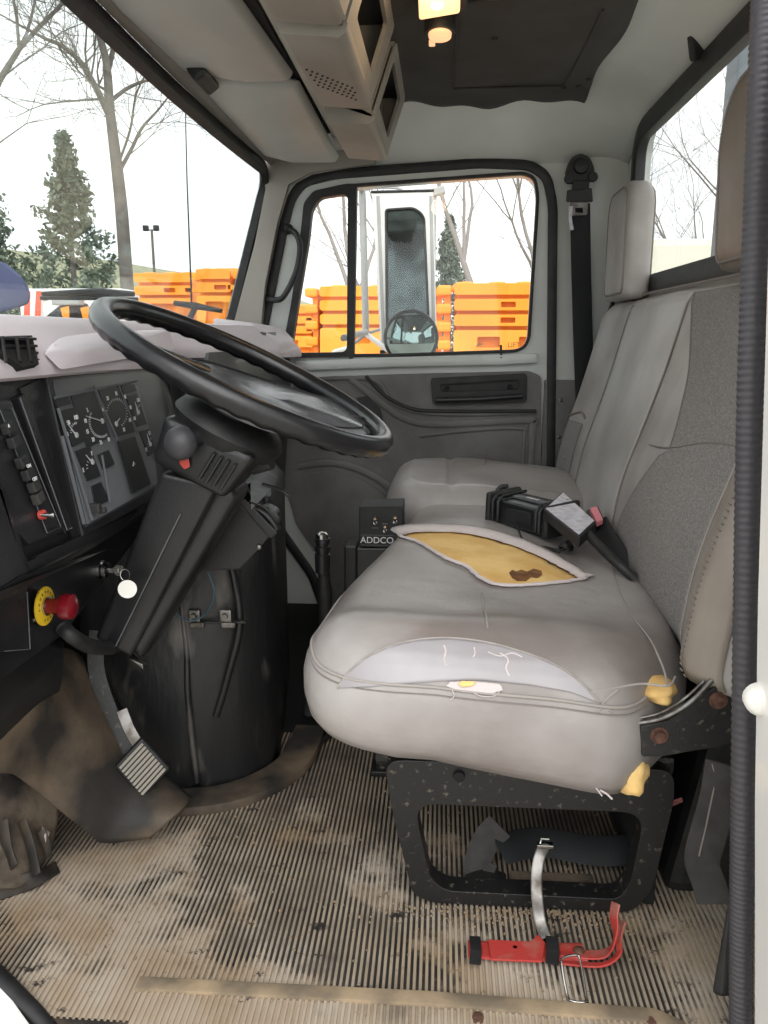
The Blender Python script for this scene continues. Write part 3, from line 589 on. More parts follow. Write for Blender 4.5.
def build_cushion(plan, zb, th, name, m, top, hole=None, cx=None, cy0=None, cy1=None, parent=seat, edge=0.075):
    out = catmull([(x, y, 0) for x, y in plan], 16, closed=True)
    nO = len(out); b = MB()
    # inward offset by vertex normals, so the roll keeps an even width
    nr = []
    for i in range(nO):
        d = (out[(i + 2) % nO] - out[i - 2]).normalized(); nr.append(Vector((-d.y, d.x, 0)))
    area = sum(out[i].x * out[(i + 1) % nO].y - out[(i + 1) % nO].x * out[i].y for i in range(nO))
    if area < 0: nr = [-q for q in nr]
    rings = []
    # underside -> side bulge -> top roll
    for (ins, f) in ((0.14, 0.02), (0.05, 0.0), (0.020, 0.06), (0.006, 0.18), (0.0, 0.34), (0.0, 0.50), (0.004, 0.62), (0.010, 0.70), (0.013, 0.735), (0.016, 0.775), (0.024, 0.86), (0.036, 0.93), (0.052, 0.975), (edge, 1.0)):
        ring = []
        for i in range(nO):
            q = out[i] + nr[i] * ins; zt = top(q.x, q.y); zbb = zb(q.x, q.y)
            ring.append(Vector((q.x, q.y, zbb + (zt - zbb) * f)))
        rings.append(ring)
    last = rings[-1]
    b.grid(rings, closed=True)
    # inner top: fine grid of cells clipped by the last ring, stitched by a scaled fan
    c = Vector((sum(q.x for q in last) / nO, sum(q.y for q in last) / nO, 0)); NR = 60; prev = last; ring2 = [last]
    for k in range(1, NR + 1):
        s_ = 1 - k / NR; row = []
        for q in last:
            x = c.x + (q.x - c.x) * s_; y = c.y + (q.y - c.y) * s_; row.append(Vector((x, y, top(x, y))))
        ring2.append(row)
    b.grid(ring2, closed=True)
    bmesh.ops.remove_doubles(b.bm, verts=list(b.bm.verts), dist=1e-5)
    if hole:
        # move rim vertices on to the tear, then open it
        for v in list(b.bm.verts):
            if v.co.z < 0.40: continue
        kill = [f for f in b.bm.faces if f.calc_center_median().z > 0.40 and inpoly(f.calc_center_median().x, f.calc_center_median().y, hole)]
        bmesh.ops.delete(b.bm, geom=kill, context='FACES')
        for v in b.bm.verts:
            if v.co.z > 0.40 and any(e.is_boundary for e in v.link_edges):
                best = None
                for i in range(len(hole)):
                    A = Vector(hole[i]); B = Vector(hole[(i + 1) % len(hole)]); AB = B - A; pt = Vector((v.co.x, v.co.y))
                    t = max(0, min(1, (pt - A).dot(AB) / AB.dot(AB))); q = A + AB * t; d = (q - pt).length
                    if best is None or d < best[0]: best = (d, q)
                if best[0] < 0.03: v.co.x, v.co.y = best[1].x, best[1].y; v.co.z = top(v.co.x, v.co.y) + 0.002
    o = b.build(name, m, parent, smooth=75); return o, rings
zb1 = lambda x, y: 0.295 - 0.045 * max(0, min(1, x / 0.24)) * max(0, min(1, (1.14 - y) / 0.12)) + 0.020 * max(0, -x - 0.05) / 0.13
c1, rg = build_cushion(hull_px, zb1, 0, 'seat_cushion', M['vinyl'], topz, HP)
plan2 = [(-0.125, 1.93), (-0.135, 2.08), (-0.12, 2.25), (-0.06, 2.345), (0.10, 2.36), (0.30, 2.36), (0.385, 2.30), (0.40, 2.1), (0.395, 1.90), (0.30, 1.84), (0.10, 1.84), (-0.04, 1.85)]
topz2 = lambda x, y: 0.494 + 0.022 * math.exp(-((y - 2.12) / 0.16) ** 2) - 0.03 * max(0, (x - 0.1) / 0.3) - 0.006 * math.exp(-((x - 0.03) / 0.01) ** 2) + 0.002 * noise.noise(Vector((x * 8, y * 8, 0)))
c2, _ = build_cushion(plan2, lambda x, y: 0.36, 0, 'seat_cushion', M['vinyl'], topz2, edge=0.06)
tag(c2, 'passenger half of the seat cushion, raised at the far end')
# the foam under the tear
b = MB(); rows = []
xs = [q[0] for q in HP]; ys = [q[1] for q in HP]
for i in range(30):
    x = min(xs) - 0.03 + (max(xs) - min(xs) + 0.06) * i / 29; row = []
    for j in range(20):
        y = min(ys) - 0.02 + (max(ys) - min(ys) + 0.04) * j / 19
        row.append(Vector((x, y, topz(x, y) - 0.007 + 0.002 * noise.noise(Vector((x * 30, y * 30, 3))))))
    rows.append(row)
b.grid(rows)
cxh_, cyh_ = sum(xs) / len(xs), sum(ys) / len(ys); big = [(cxh_ + (q[0] - cxh_) * 1.015, cyh_ + (q[1] - cyh_) * 1.12) for q in HP]
bmesh.ops.delete(b.bm, geom=[f for f in b.bm.faces if not inpoly(f.calc_center_median().x, f.calc_center_median().y, big)], context='FACES')
fm = b.build('exposed_foam', M['foam'], c1, smooth=60, solid=0.006)
# torn rim: frayed ribbon, wide on the far side
b = MB(); k = 0; rim = []
HPd = catmull([(q[0], q[1], 0) for q in HP], 6, closed=True); random.seed(4)
inner = []; outer = []
cxh = sum(xs) / len(xs); cyh = sum(ys) / len(ys)
for i, q in enumerate(HPd):
    d = (HPd[(i + 1) % len(HPd)] - HPd[i - 1]).normalized(); nn = Vector((-d.y, d.x, 0))
    if nn.dot(q - Vector((cxh, cyh, 0))) < 0: nn = -nn
    far = 1.0 if nn.y > 0.2 else 0.0
    wi = 0.003 + 0.004 * random.random(); wo_ = (0.040 * min(1, max(0.1, (nn.y - 0.2) / 0.5)) if far else 0.004) + 0.003 * random.random()
    a = q - nn * wi; c = q + nn * wo_
    inner.append(Vector((a.x, a.y, topz(a.x, a.y) + 0.000))); outer.append(Vector((c.x, c.y, topz(c.x, c.y) + 0.004)))
rows = []
for i in range(len(inner)):
    rows.append([inner[i], (inner[i] * 0.5 + outer[i] * 0.5) + Vector((0, 0, 0.0045)), outer[i]])
rows.append(rows[0]); b.grid(rows); b.build('torn_edge', M['torn'], c1, smooth=60, solid=0.0015)
# seams and patches
def rib(pts, r=0.0022, m='seam', name='seam', par=c1, fn=None, lift=0.0015):
    b = MB(); P = catmull(pts, 8)
    if fn: P = [Vector((q.x, q.y, fn(q.x, q.y) + lift)) for q in P]
    b.tube(P, r, seg=6); return b.build(name, M[m], par, smooth=60)
# welt round the top edge of the near side: follows the ring at 73 % of the height
ringw = rg[8]; near = [q for q in ringw if q.y < 1.5 and q.x < 0.34]
ri = [i for i, q in enumerate(ringw)]
seq = []
n_ = len(ringw); start = max(range(n_), key=lambda i: (ringw[i].y if ringw[i].x < 0 and ringw[i].y < 1.75 else -9))
stepdir = 1 if ringw[(start + 1) % n_].y < ringw[start].y else -1
i = start
while True:
    q = ringw[i]; seq.append(q + Vector((0, 0, 0.0)))
    if q.x > 0.30 and q.y < 1.2: break
    i = (i + stepdir) % n_
    if len(seq) > n_: break
nrm_c = Vector((0.1, 1.4, 0.36))
seq2 = [q + (q - Vector((0.1, 1.35, q.z))).normalized() * 0.002 for q in seq]
b = MB(); b.tube(seq2, 0.0022, seg=8); b.build('piping', M['thread'], c1, smooth=60)
b = MB()
for k in range(0, len(seq2) - 1):
    for f in (0.0, 0.33, 0.66):
        q = seq2[k].lerp(seq2[k + 1], f); d = (seq2[k + 1] - seq2[k]).normalized(); q = q - Vector((0, 0, 0.009)) + Vector((0, -0.0035, 0)) if q.y < 1.0 else None
        if q is not None: b.box(q, (0.0036, 0.0014, 0.0014))
b.build('stitching', M['seam'], c1)
cz = lambda a, c, z=0.45: (lambda q: (q.x, q.y, 0))(U(a, c, z=z))
rib([cz(482, 594), cz(484, 615), cz(487, 640)], fn=topz, m='thread', r=0.0015)
rib([cz(612, 567), cz(620, 592), cz(632, 612), cz(650, 636), cz(664, 660), cz(668, 676)], fn=topz, m='thread', r=0.0014)
rib([cz(590, 690), cz(640, 676), cz(668, 676), cz(676, 668)], fn=topz, m='thread', r=0.0015)
rib([cz(484, 481, 0.47), cz(485, 472, 0.48), cz(486, 462, 0.49), cz(486, 453, 0.49)], fn=topz2, m='seam', r=0.002, par=c2)
# lighter patch sewn over the near bolster, lying on the cushion
pin = [(341, 686), (352, 670), (368, 656), (390, 646), (415, 640), (450, 638), (490, 643), (530, 654), (560, 668), (580, 682), (592, 694)]
bw = MB(); rows = []
def bol(x, y):                                        # height of the built cushion surface near its near-side edge
    pts = []
    return None
import bisect
def surf(px_, py_):
    """first hit of the built cushion from above along a ray, as a point of the cushion"""
    return None
from mathutils.bvhtree import BVHTree
def bvh_of(o):
    bm_ = bmesh.new(); bm_.from_mesh(o.data); t = BVHTree.FromBMesh(bm_); bm_.free(); return t
T1 = bvh_of(c1)
EYEV = Vector((0, 0, EYE))
def onto(T, a, c, lift=0.001, o=None):
    """point of a built surface seen at a place of the photograph, lifted off along its normal"""
    d = (U(a, c, y=1.0) - EYEV).normalized(); h = T.ray_cast(EYEV, d)
    if h[0] is None: return None
    nn = h[1]
    if nn.dot(d) > 0: nn = -nn
    return h[0] + nn * lift
def drape(T, poly, name, m, par, lift=0.0018, step=4.0, solid=0.0012, smooth=60):
    """sheet following a built surface inside an outline"""
    x0 = min(q[0] for q in poly); x1 = max(q[0] for q in poly); rows = []; b = MB(); n = max(2, int((x1 - x0) / step))
    def span(x):
        ysx = []
        for i in range(len(poly)):
            (xa, ya), (xb, yb) = poly[i], poly[(i + 1) % len(poly)]
            if (xa > x) != (xb > x): ysx.append(ya + (x - xa) / (xb - xa) * (yb - ya))
        return (min(ysx), max(ysx)) if len(ysx) >= 2 else None
    hh = max(q[1] for q in poly) - min(q[1] for q in poly); mrow = max(3, int(hh / step))
    for i in range(n + 1):
        x = x0 + 0.02 + (x1 - x0 - 0.04) * i / n; sp2 = span(x)
        if not sp2: continue
        r = [onto(T, x, sp2[0] + (sp2[1] - sp2[0]) * j / mrow, lift) for j in range(mrow + 1)]
        if all(q is not None for q in r): rows.append(r)
    if len(rows) < 2: return None
    b.grid(rows); return b.build(name, m, par, smooth=smooth, solid=solid)
TF = bvh_of(fm)
drape(TF, [(509, 575), (512, 572), (516, 574), (521, 572), (527, 574), (533, 571), (541, 573), (542, 577), (537, 580), (531, 579), (526, 583), (517, 583), (512, 580)], 'burnt_patch', M['foam_dark'], fm, 0.0042, 1.0, 0.0006)
def draw(T, pts, r, m, par, name='seam', lift=0.001):
    P = catmull([(a, c, 0) for a, c in pts], 8); Q_ = [onto(T, q.x, q.y, lift) for q in P]; Q_ = [q for q in Q_ if q is not None]
    if len(Q_) < 2: return None
    b = MB(); b.tube(Q_, r, seg=6); return b.build(name, M[m], par, smooth=60)
patch = [(338, 688), (350, 672), (368, 657), (390, 647), (415, 641), (450, 639), (490, 644), (530, 655), (560, 668), (582, 684), (598, 702), (570, 692), (530, 685), (480, 680), (440, 681), (400, 684), (370, 687)]
drape(T1, patch, 'sewn_patch', M['vinyl_light'], c1)
draw(T1, patch[:11], 0.0016, 'thread', c1, 'patch_seam', 0.002)
for sc_ in ([(444, 646), (446, 652), (444, 660), (447, 667)], [(474, 648), (475, 654), (473, 658)], [(500, 654), (508, 660), (506, 668), (509, 676)]):
    draw(T1, sc_, 0.0018, 'torn', c1, 'crack', 0.0012)
for sc_ in ([(488, 653), (500, 657), (512, 654), (522, 658)],): draw(T1, sc_, 0.0015, 'torn', c1, 'crack', 0.0012)
drape(T1, [(446, 686), (450, 682), (470, 681), (500, 684), (503, 690), (490, 694), (462, 692)], 'split_backing', M['torn'], c1, 0.003, 2.0)
drape(T1, [(458, 684), (462, 681), (476, 682), (472, 686), (462, 687)], 'split_foam', M['foam'], c1, 0.0055, 2.0)
for tr in ([(452, 690), (454, 696), (450, 700)], [(470, 690), (480, 696), (494, 696), (500, 690)]): draw(T1, tr, 0.0007, 'torn', c1, 'loose_thread', 0.003)
# fold lines of the near side panel
for f in ([(590, 690), (600, 702), (612, 712)], [(618, 690), (606, 700), (598, 712)]): draw(T1, f, 0.0018, 'thread', c1, 'wrinkle', 0.0)
# torn back corner with foam lumps
def lump(c, r, name='foam_lump', m='foam', par=seat):
    b = MB(); t = bmesh.new(); bmesh.ops.create_icosphere(t, subdivisions=3, radius=1)
    for v in t.verts:
        n0 = noise.noise(v.co * 1.6 + Vector(c)) * 0.25; v.co = Vector(((v.co.x * r[0]) * (1 + n0), v.co.y * r[1] * (1 + n0), v.co.z * r[2] * (1 + n0))) + Vector(c)
    b.merge(t); return b.build(name, M[m], par, smooth=60)
lump(U(628, 770, y=0.975), (0.025, 0.04, 0.028)); lump(U(637, 716, y=0.99), (0.012, 0.03, 0.008)); lump(U(656, 688, y=1.0), (0.024, 0.04, 0.014), m='foam')
b = MB(); b.tube([U(600, 790, y=0.935), U(607, 794, y=0.935), U(612, 799, y=0.936)], 0.0014, seg=6); b.tube([U(596, 788, y=0.935), U(602, 796, y=0.935)], 0.0010, seg=6); b.build('loose_thread', M['torn'], seat)
# ------------------------------------------------------------------ backrest
def back_pt(y, h, off=0.0):
    """front surface of the backrest; h 0 (bottom) .. 1 (top)"""
    x = 0.345 + 0.125 * h ** 1.1; z = 0.40 + 0.545 * h
    lum = 0.016 * math.sin(math.pi * min(1, h * 1.4)) * math.exp(-((y - 1.35) / 0.2) ** 2)
    lum += 0.012 * math.exp(-((h - 0.28) / 0.22) ** 2)
    bol = 0.026 * math.exp(-((y - 0.985) / 0.055) ** 2) + 0.020 * math.exp(-((y - 2.28) / 0.07) ** 2)
    wave = 0.010 * math.exp(-((y - 1.72) / 0.12) ** 2)
    return Vector((x - lum - bol - wave, y, z))
b = MB(); rows = []; NY, NH = 90, 44
for i in range(NY + 1):
    y = 0.925 + (2.335 - 0.925) * i / NY
    ey = 1 - (max(0, 1 - (y - 0.925) / 0.06, 1 - (2.335 - y) / 0.09)) ** 2.2      # side rounding, 0 at the very edge
    ring = []
    zt = 1.0 - 0.16 * max(0, 1 - (2.335 - y) / 0.12) ** 2                                # top drops at the far corner
    for j in range(NH + 1):
        h = j / NH * zt; q = back_pt(y, h)
        eh = 1 - max(0, 1 - h / 0.08, 1 - (zt - h) / 0.07) ** 2.2
        q.x += 0.06 * (1 - max(ey, 0) ** 0.5) + 0.045 * (1 - max(eh, 0) ** 0.5); ring.append(q)
    for j in range(8):
        h = zt * (1 - j / 7); q = back_pt(y, h); q = Vector((0.465 + 0.038 * h, y, q.z + (0.004 if j == 0 else 0))); ring.append(q)
    rows.append(ring)
b.grid(rows, closed=True); b.add(rows[0], [list(range(len(rows[0])))]); b.add(rows[-1], [list(range(len(rows[-1])))])
bk = b.build('backrest', M['vinyl_back'], seat, smooth=75, weld=True)
T2 = bvh_of(bk)
def backsheet(y0, y1, h0, h1, name, m, lift=0.002, yslope=0.0, n=(24, 30)):
    b = MB(); rows = []
    for i in range(n[0] + 1):
        row = []
        for j in range(n[1] + 1):
            h = h0 + (h1 - h0) * j / n[1]; y = y0 + (y1 - y0) * i / n[0] + yslope * (h - 0.5)
            q = back_pt(y, h); hit = T2.ray_cast(Vector((0.0, y, q.z)), Vector((1, 0, 0)))
            row.append((hit[0] + hit[1].normalized() * (-lift if hit[1].x > 0 else lift)) if hit[0] is not None else q)
        rows.append(row)
    b.grid(rows); return b.build(name, m, bk, smooth=60, solid=0.0015)
def backline(pts, name='seam', m='seam', r=0.002, lift=0.002):
    P = catmull([(y, h, 0) for y, h in pts], 8); out = []
    for q in P:
        s0 = back_pt(q.x, q.y); hit = T2.ray_cast(Vector((0.0, q.x, s0.z)), Vector((1, 0, 0)))
        if hit[0] is not None: out.append(hit[0] + Vector((-lift, 0, 0)))
    b = MB(); b.tube(out, r, seg=6); return b.build(name, M[m], bk, smooth=60)
def wedge(h): return 1.34 + 0.22 * max(0, (h - 0.5) / 0.47) ** 1.2 if h > 0.48 else 1.36 + 0.15 * min(1, (0.48 - h) / 0.30)
b = MB(); rows = []
for j in range(41):
    h = 0.04 + 0.93 * j / 40; y1_ = wedge(h); row = []
    for i in range(25):
        y = 1.075 + (y1_ - 1.075) * i / 24; q = back_pt(y, h); hit = T2.ray_cast(Vector((0.0, y, q.z)), Vector((1, 0, 0)))
        row.append(hit[0] + Vector((-0.002, 0, 0)) if hit[0] is not None else q)
    rows.append(row)
b.grid(rows); b.build('woven_panel', M['weave'], bk, smooth=60, solid=0.0015)
backsheet(1.56, 2.02, 0.03, 0.965, 'smooth_strip', M['strip'])
backsheet(0.94, 1.07, 0.03, 0.95, 'side_bolster', M['bolster'])
backsheet(2.14, 2.26, 0.06, 0.40, 'woven_panel', M['weave'])
backline([(1.56, 0.04), (1.56, 0.5), (1.56, 0.97)]); backline([(2.03, 0.04), (2.03, 0.5), (2.03, 0.96)])
backline([(1.075, 0.04), (1.075, 0.5), (1.075, 0.96)], m='thread'); backline([(1.08, 0.56), (1.2, 0.54), (1.34, 0.49), (1.46, 0.47)], r=0.0014, lift=0.003)
backline([(2.14, 0.43), (2.20, 0.45), (2.27, 0.42)], r=0.003)
b = MB()
for k in range(60):
    h = 0.03 + 0.9 * k / 60; y = 0.985; q = back_pt(y, h); hit = T2.ray_cast(Vector((0.0, y, q.z)), Vector((1, 0, 0)))
    if hit[0] is not None: b.tube([hit[0] + Vector((-0.004, -0.003, 0)), hit[0] + Vector((-0.005, 0.003, 0.001))], 0.0011, seg=5)
b.build('blanket_stitch', M['seam'], bk)
b = MB(); tp = []
for k in range(30):
    y = 1.0 + 1.25 * k / 29; tp.append(Vector((0.487, y, 0.9475 - 0.08 * max(0, 1 - (2.335 - y) / 0.12) ** 2)))
b.tube(tp, 0.003, seg=6); b.build('top_piping', M['seam'], bk, smooth=60)
# headrests
def headrest(y0, y1, z0, z1, x0, x1, mm, side_m, rtop, name='headrest'):
    b = MB(); prof = rrect(y0, z0, y1, z1, [0.02, 0.02, rtop, rtop], 8); rings = []
    for (f, ins) in ((0.0, 0.030), (0.04, 0.014), (0.14, 0.003), (0.3, 0.0), (0.7, 0.0), (0.88, 0.004), (0.96, 0.014), (1.0, 0.030)):
        cy, cz_ = (y0 + y1) / 2, (z0 + z1) / 2; ring = []
        for (yy, zz) in prof:
            sy = 1 - ins / ((y1 - y0) / 2); sz = 1 - ins / ((z1 - z0) / 2)
            z_ = cz_ + (zz - cz_) * sz; lean = (z_ - z0) * (-0.055 if y0 < 1.5 else 0.0)
            ring.append(Vector((x0 + (x1 - x0) * f + lean, cy + (yy - cy) * sy, z_)))
        rings.append(ring)
    b.grid(rings, closed=True); b.add(rings[0], [list(range(len(prof)))]); b.add(rings[-1], [list(range(len(prof)))])
    o = b.build(name, mm, seat, smooth=65, weld=True)
    for fi in (1, 6):
        b = MB(); b.tube(rings[fi], 0.003, closed=True, seg=6); b.build('piping', M['seam'], o, smooth=60)
    return o
headrest(2.02, 2.26, 0.938, 1.215, 0.435, 0.505, M['vinyl_back'], None, 0.06)
headrest(1.05, 1.33, 0.945, 1.215, 0.422, 0.505, M['brown_vinyl'], None, 0.11)
# ------------------------------------------------------------------ seat base and hinge bracket
fr = MB()
def base_side(y, th, name='base_side'):
    outer = [(-0.075, 0.245), (0.34, 0.245), (0.345, 0.20), (0.325, 0.05), (0.30, 0.008), (0.0, 0.008), (-0.03, 0.02), (-0.06, 0.15)]
    inner = [(-0.03, 0.175), (0.305, 0.175), (0.292, 0.06), (0.278, 0.030), (0.020, 0.030), (-0.004, 0.05)]
    b = MB(); b.plate(roundpoly(outer, 0.03), [roundpoly(inner, 0.035)], lambda u, v, w: Vector((u, y + w, v)), th); return b.build(name, M['blackpaint'], seat, bevel=0.005)
base_side(1.045, 0.035); base_side(1.72, 0.03)
b = MB(); b.box((0.13, 1.42, 0.235), (0.44, 0.70, 0.03), bev=0.008); b.build('base_pan', M['blackpaint'], seat)
b = MB(); b.box((-0.055, 1.39, 0.215), (0.03, 0.66, 0.05), bev=0.006); b.build('base_rail', M['blackpaint'], seat)
b = MB(); b.box((0.325, 1.39, 0.12), (0.02, 0.66, 0.22), bev=0.006); b.build('base_back', M['dark'], seat)
b = MB(); b.lathe(U(459, 776, y=1.043), (0, -1, 0), [(0, 0.009), (0.004, 0.008), (0.005, 0.001)], 14); b.build('base_hole', M['dark'], seat)
b = MB(); b.box((-0.085, 1.43, 0.125), (0.06, 0.05, 0.25), bev=0.006); b.box((-0.085, 1.43, 0.01), (0.08, 0.07, 0.012), bev=0.003); b.build('front_foot', M['blackpaint'], seat)
b = MB(); b.box((0.13, 2.1, 0.18), (0.40, 0.34, 0.34), bev=0.02); b.build('passenger_base', M['blackpaint'], seat)
# bracket: curved black side plate joining cushion and backrest, two rusty bolts, silver edge
br_o = [(640, 752), (638, 722), (665, 718), (690, 702), (712, 682), (722, 676), (738, 678), (738, 735), (715, 742), (690, 746), (660, 752)]
b = MB(); b.slab([U(a, c, y=0.955) for a, c in br_o], 0.012, 0.002); hb = b.build('hinge_bracket', M['blackpaint'], seat)
b = MB(); b.tube(catmull([U(632, 724, y=0.952), U(660, 719, y=0.948), (U(688, 704, y=0.946)), U(712, 680, y=0.946)], 8), 0.0035, seg=8); b.tube(catmull([U(634, 719, y=0.955), U(660, 713, y=0.952), (U(684, 699, y=0.95)), U(704, 681, y=0.95)], 8), 0.002, seg=8); b.build('bright_edge', M['steel'], hb, smooth=60)
for a, c, r in ((659, 735, 0.010), (718, 700, 0.010)):
    b = MB(); b.lathe(U(a, c, y=0.944), (0, -1, 0), [(0, r * 1.15), (0.002, r * 1.15), (0.002, r * 0.8), (0.008, r * 0.72), (0.009, 0.003)], 6 if False else 16); b.build('bolt', M['rust'], hb, smooth=30)
# ================================================================== DASHBOARD
dash = thing('dashboard', 'dashboard with a mauve-grey top pad over a black instrument cluster', 'dashboard', (-0.55, 1.6, 0.55))
# lip line of the pad (rear lower edge) from the driver's door to the far side
lip = [(-0.49, 0.78, 0.800), (-0.495, 0.90, 0.798), (-0.495, 1.08, 0.797), (-0.50, 1.30, 0.792), (-0.505, 1.44, 0.790), (-0.53, 1.52, 0.80), (-0.52, 1.66, 0.80), (-0.47, 1.80, 0.795), (-0.43, 2.05, 0.79), (-0.415, 2.38, 0.785)]
lipc = catmull(lip, 8)
b = MB(); rows = []
for q in lipc:
    bul = 0.020 * (1 - ((q.y - 1.62) / 0.8) ** 2); fx = -0.632 - bul; up = 0.0
    mid = q.x - 0.048
    rows.append([Vector((fx, q.y, 0.66)), Vector((fx, q.y, 0.868)), Vector((fx + 0.02, q.y, 0.874)), Vector(((fx + mid) / 2, q.y, 0.878)), Vector((mid - 0.012, q.y, 0.874)), Vector((mid, q.y, 0.862)), Vector((q.x - 0.006, q.y, q.z + 0.028)), Vector((q.x, q.y, q.z + 0.016)), Vector((q.x, q.y, q.z + 0.004)), Vector((q.x - 0.006, q.y, q.z)), Vector((q.x - 0.05, q.y, q.z - 0.002)), Vector((q.x - 0.06, q.y, 0.66))])
b.grid(rows); b.add(rows[0], [list(range(len(rows[0])))]); b.add(rows[-1], [list(range(len(rows[-1])))])
pad = b.build('top_pad', M['pad'], dash, smooth=40)
# raised wedge of the pad at its driver end and at the far end
b = MB(); b.hull([U(62, 334, x=-0.535), U(40, 350, x=-0.50), U(62, 372, x=-0.482), U(82, 352, x=-0.495), U(176, 352, x=-0.50), U(170, 330, x=-0.54), U(64, 332, x=-0.56), U(150, 330, x=-0.56)], 0.006, 3)
b.build('pad_wedge', M['pad'], dash, smooth=50)
b = MB(); b.hull([Vector((-0.60, 2.10, 0.80)), Vector((-0.60, 2.38, 0.80)), Vector((-0.42, 2.10, 0.79)), Vector((-0.425, 2.39, 0.79)), Vector((-0.60, 2.10, 0.895)), Vector((-0.60, 2.38, 0.89)), Vector((-0.49, 2.10, 0.882)), Vector((-0.47, 2.385, 0.872)), Vector((-0.43, 2.12, 0.83)), Vector((-0.43, 2.39, 0.83))], 0.010, 3)
b.build('pad_far_block', M['pad'], dash, smooth=50)
b = MB(); b.hull([U(258, 332, x=-0.47), U(272, 333, x=-0.455), U(290, 346, x=-0.43), U(283, 330, x=-0.47)], 0.002); b.build('corner_vent', M['plastic'], dash)
# air vent at the driver end
vt = [U(-8, 336, x=-0.515), U(30, 335, x=-0.515), U(37, 364, x=-0.492), U(20, 367, x=-0.490), U(-8, 348, x=-0.50)]
b = MB(); b.slab([q + Vector((0.003, 0, 0)) for q in vt][::-1], 0.02, 0.001); av = b.build('air_vent', M['dark'], dash)
for k in range(4):
    b = MB(); v0 = U(-8, 338 + 8 * k, x=-0.505); v1 = U(33 + 1 * k, 339 + 7 * k, x=-0.503)
    b.tube([v0, v1], 0.003, seg=6, flat=(0.004, 0.010), up=(1, 0, 0)); b.build('louvre', M['plastic'], av)
b = MB()
for a in (2, 16, 27): b.tube([U(a, 337, x=-0.500), U(a + 4, 362, x=-0.490)], 0.0022, seg=6)
b.build('louvre_link', M['plastic'], av)
# black fascia under the pad: closed prism running along y
def fsec(y, xt, xb, zb=0.556, back=-0.66):
    return [Vector((back, y, 0.80)), Vector((xt, y, 0.797)), Vector((xb, y, zb + 0.012)), Vector((xb - 0.01, y, zb)), Vector((back, y, zb - 0.01))]
b = MB()
ff = [(0.76, -0.515, -0.485), (0.98, -0.518, -0.480), (1.05, -0.522, -0.478), (1.44, -0.525, -0.482), (1.50, -0.56, -0.56), (1.75, -0.54, -0.54), (2.10, -0.46, -0.46), (2.38, -0.45, -0.45)]
b.grid([fsec(*f) for f in ff], closed=True); b.add(fsec(*ff[0]), [[0, 1, 2, 3, 4]]); b.add(fsec(*ff[-1]), [[0, 1, 2, 3, 4]])
b.build('fascia', M['plastic'], dash, smooth=30)
# helper plane of the fascia face: (px, py) -> face point, pushed out by off
FO = Vector((-0.518, 1.0, 0.797)); FN = Vector((0.797 - 0.568, 0, 0.0)).normalized()
FN = Vector((0.229, 0, 0.04)).normalized(); FN = Vector((0.985, 0, 0.17)).normalized()
def F(px, py, off=0.0):
    d = (U(px, py, y=1.0) - EYEV); o_ = FO + FN * off; t = (o_ - EYEV).dot(FN) / d.dot(FN); return EYEV + d * t
def fslab(b, pts, off, th, bev=0.0): P = [F(a, c, off) for a, c in pts]; b.slab(P if (P[1] - P[0]).cross(P[2] - P[1]).dot(FN) > 0 else P[::-1], th, bev)
# cluster surround, face, gauges
sur = [(47, 375), (84, 537), (170, 492), (178, 430), (166, 366)]
b = MB(); fslab(b, sur, 0.012, 0.014, 0.003); b.build('cluster_surround', M['plastic'], dash)
b = MB(); face = [(53, 380), (86, 527), (160, 486), (168, 425), (158, 371)]; fslab(b, face, 0.0135, 0.004); cf = b.build('cluster_face', M['lens_sheen'], dash)
b = MB(); grey = [(57, 396), (88, 524), (158, 484), (152, 440), (138, 386)]; fslab(b, grey, 0.0150, 0.003); cf2 = b.build('gauge_panel', M['cluster'], dash)
def gface(pts, name='gauge', m='gauge', off=0.0172): b = MB(); fslab(b, pts, off, 0.003); return b.build(name, M[m], cf2)
g1 = gface([(71, 395), (94, 390), (111, 437), (88, 448)], 'speedometer')
g2 = gface([(98, 388), (120, 385), (135, 432), (116, 437)], 'tachometer')
g3 = gface([(59, 411), (75, 407), (87, 440), (73, 447)], 'oil_pressure_gauge')
g4 = gface([(76, 451), (90, 446), (101, 476), (88, 481)], 'fuel_gauge')
g5 = gface([(126, 396), (137, 393), (147, 424), (137, 427)], 'air_pressure_gauge')
g6 = gface([(140, 431), (149, 429), (156, 452), (149, 456)], 'voltmeter')
gface([(55, 399), (68, 396), (72, 404), (58, 407)], 'warning_light_window'); gface([(121, 385), (134, 384), (137, 391), (124, 394)], 'warning_light_window')
gface([(98, 455), (109, 450), (115, 464), (104, 470)], 'blank_window'); gface([(92, 486), (101, 482), (110, 500), (96, 507)], 'blank_window')
gface([(119, 441), (135, 436), (151, 484), (133, 493)], 'black_cover_strip', 'plastic', 0.020)
def needle(g, a, c, a2, c2):
    b = MB(); b.tube([F(a, c, 0.0185), F(a2, c2, 0.0185)], [0.0011, 0.0005], seg=6); b.lathe(F(a, c, 0.0172), FN, [(0, 0.004), (0.002, 0.0035)], 12); b.build('needle', M['mark'], g)
needle(g1, 102, 421, 86, 416); needle(g2, 116, 424, 120, 418); needle(g3, 76, 435, 68, 424); needle(g4, 92, 462, 86, 455); needle(g5, 138, 412, 135, 402); needle(g6, 150, 444, 147, 434)
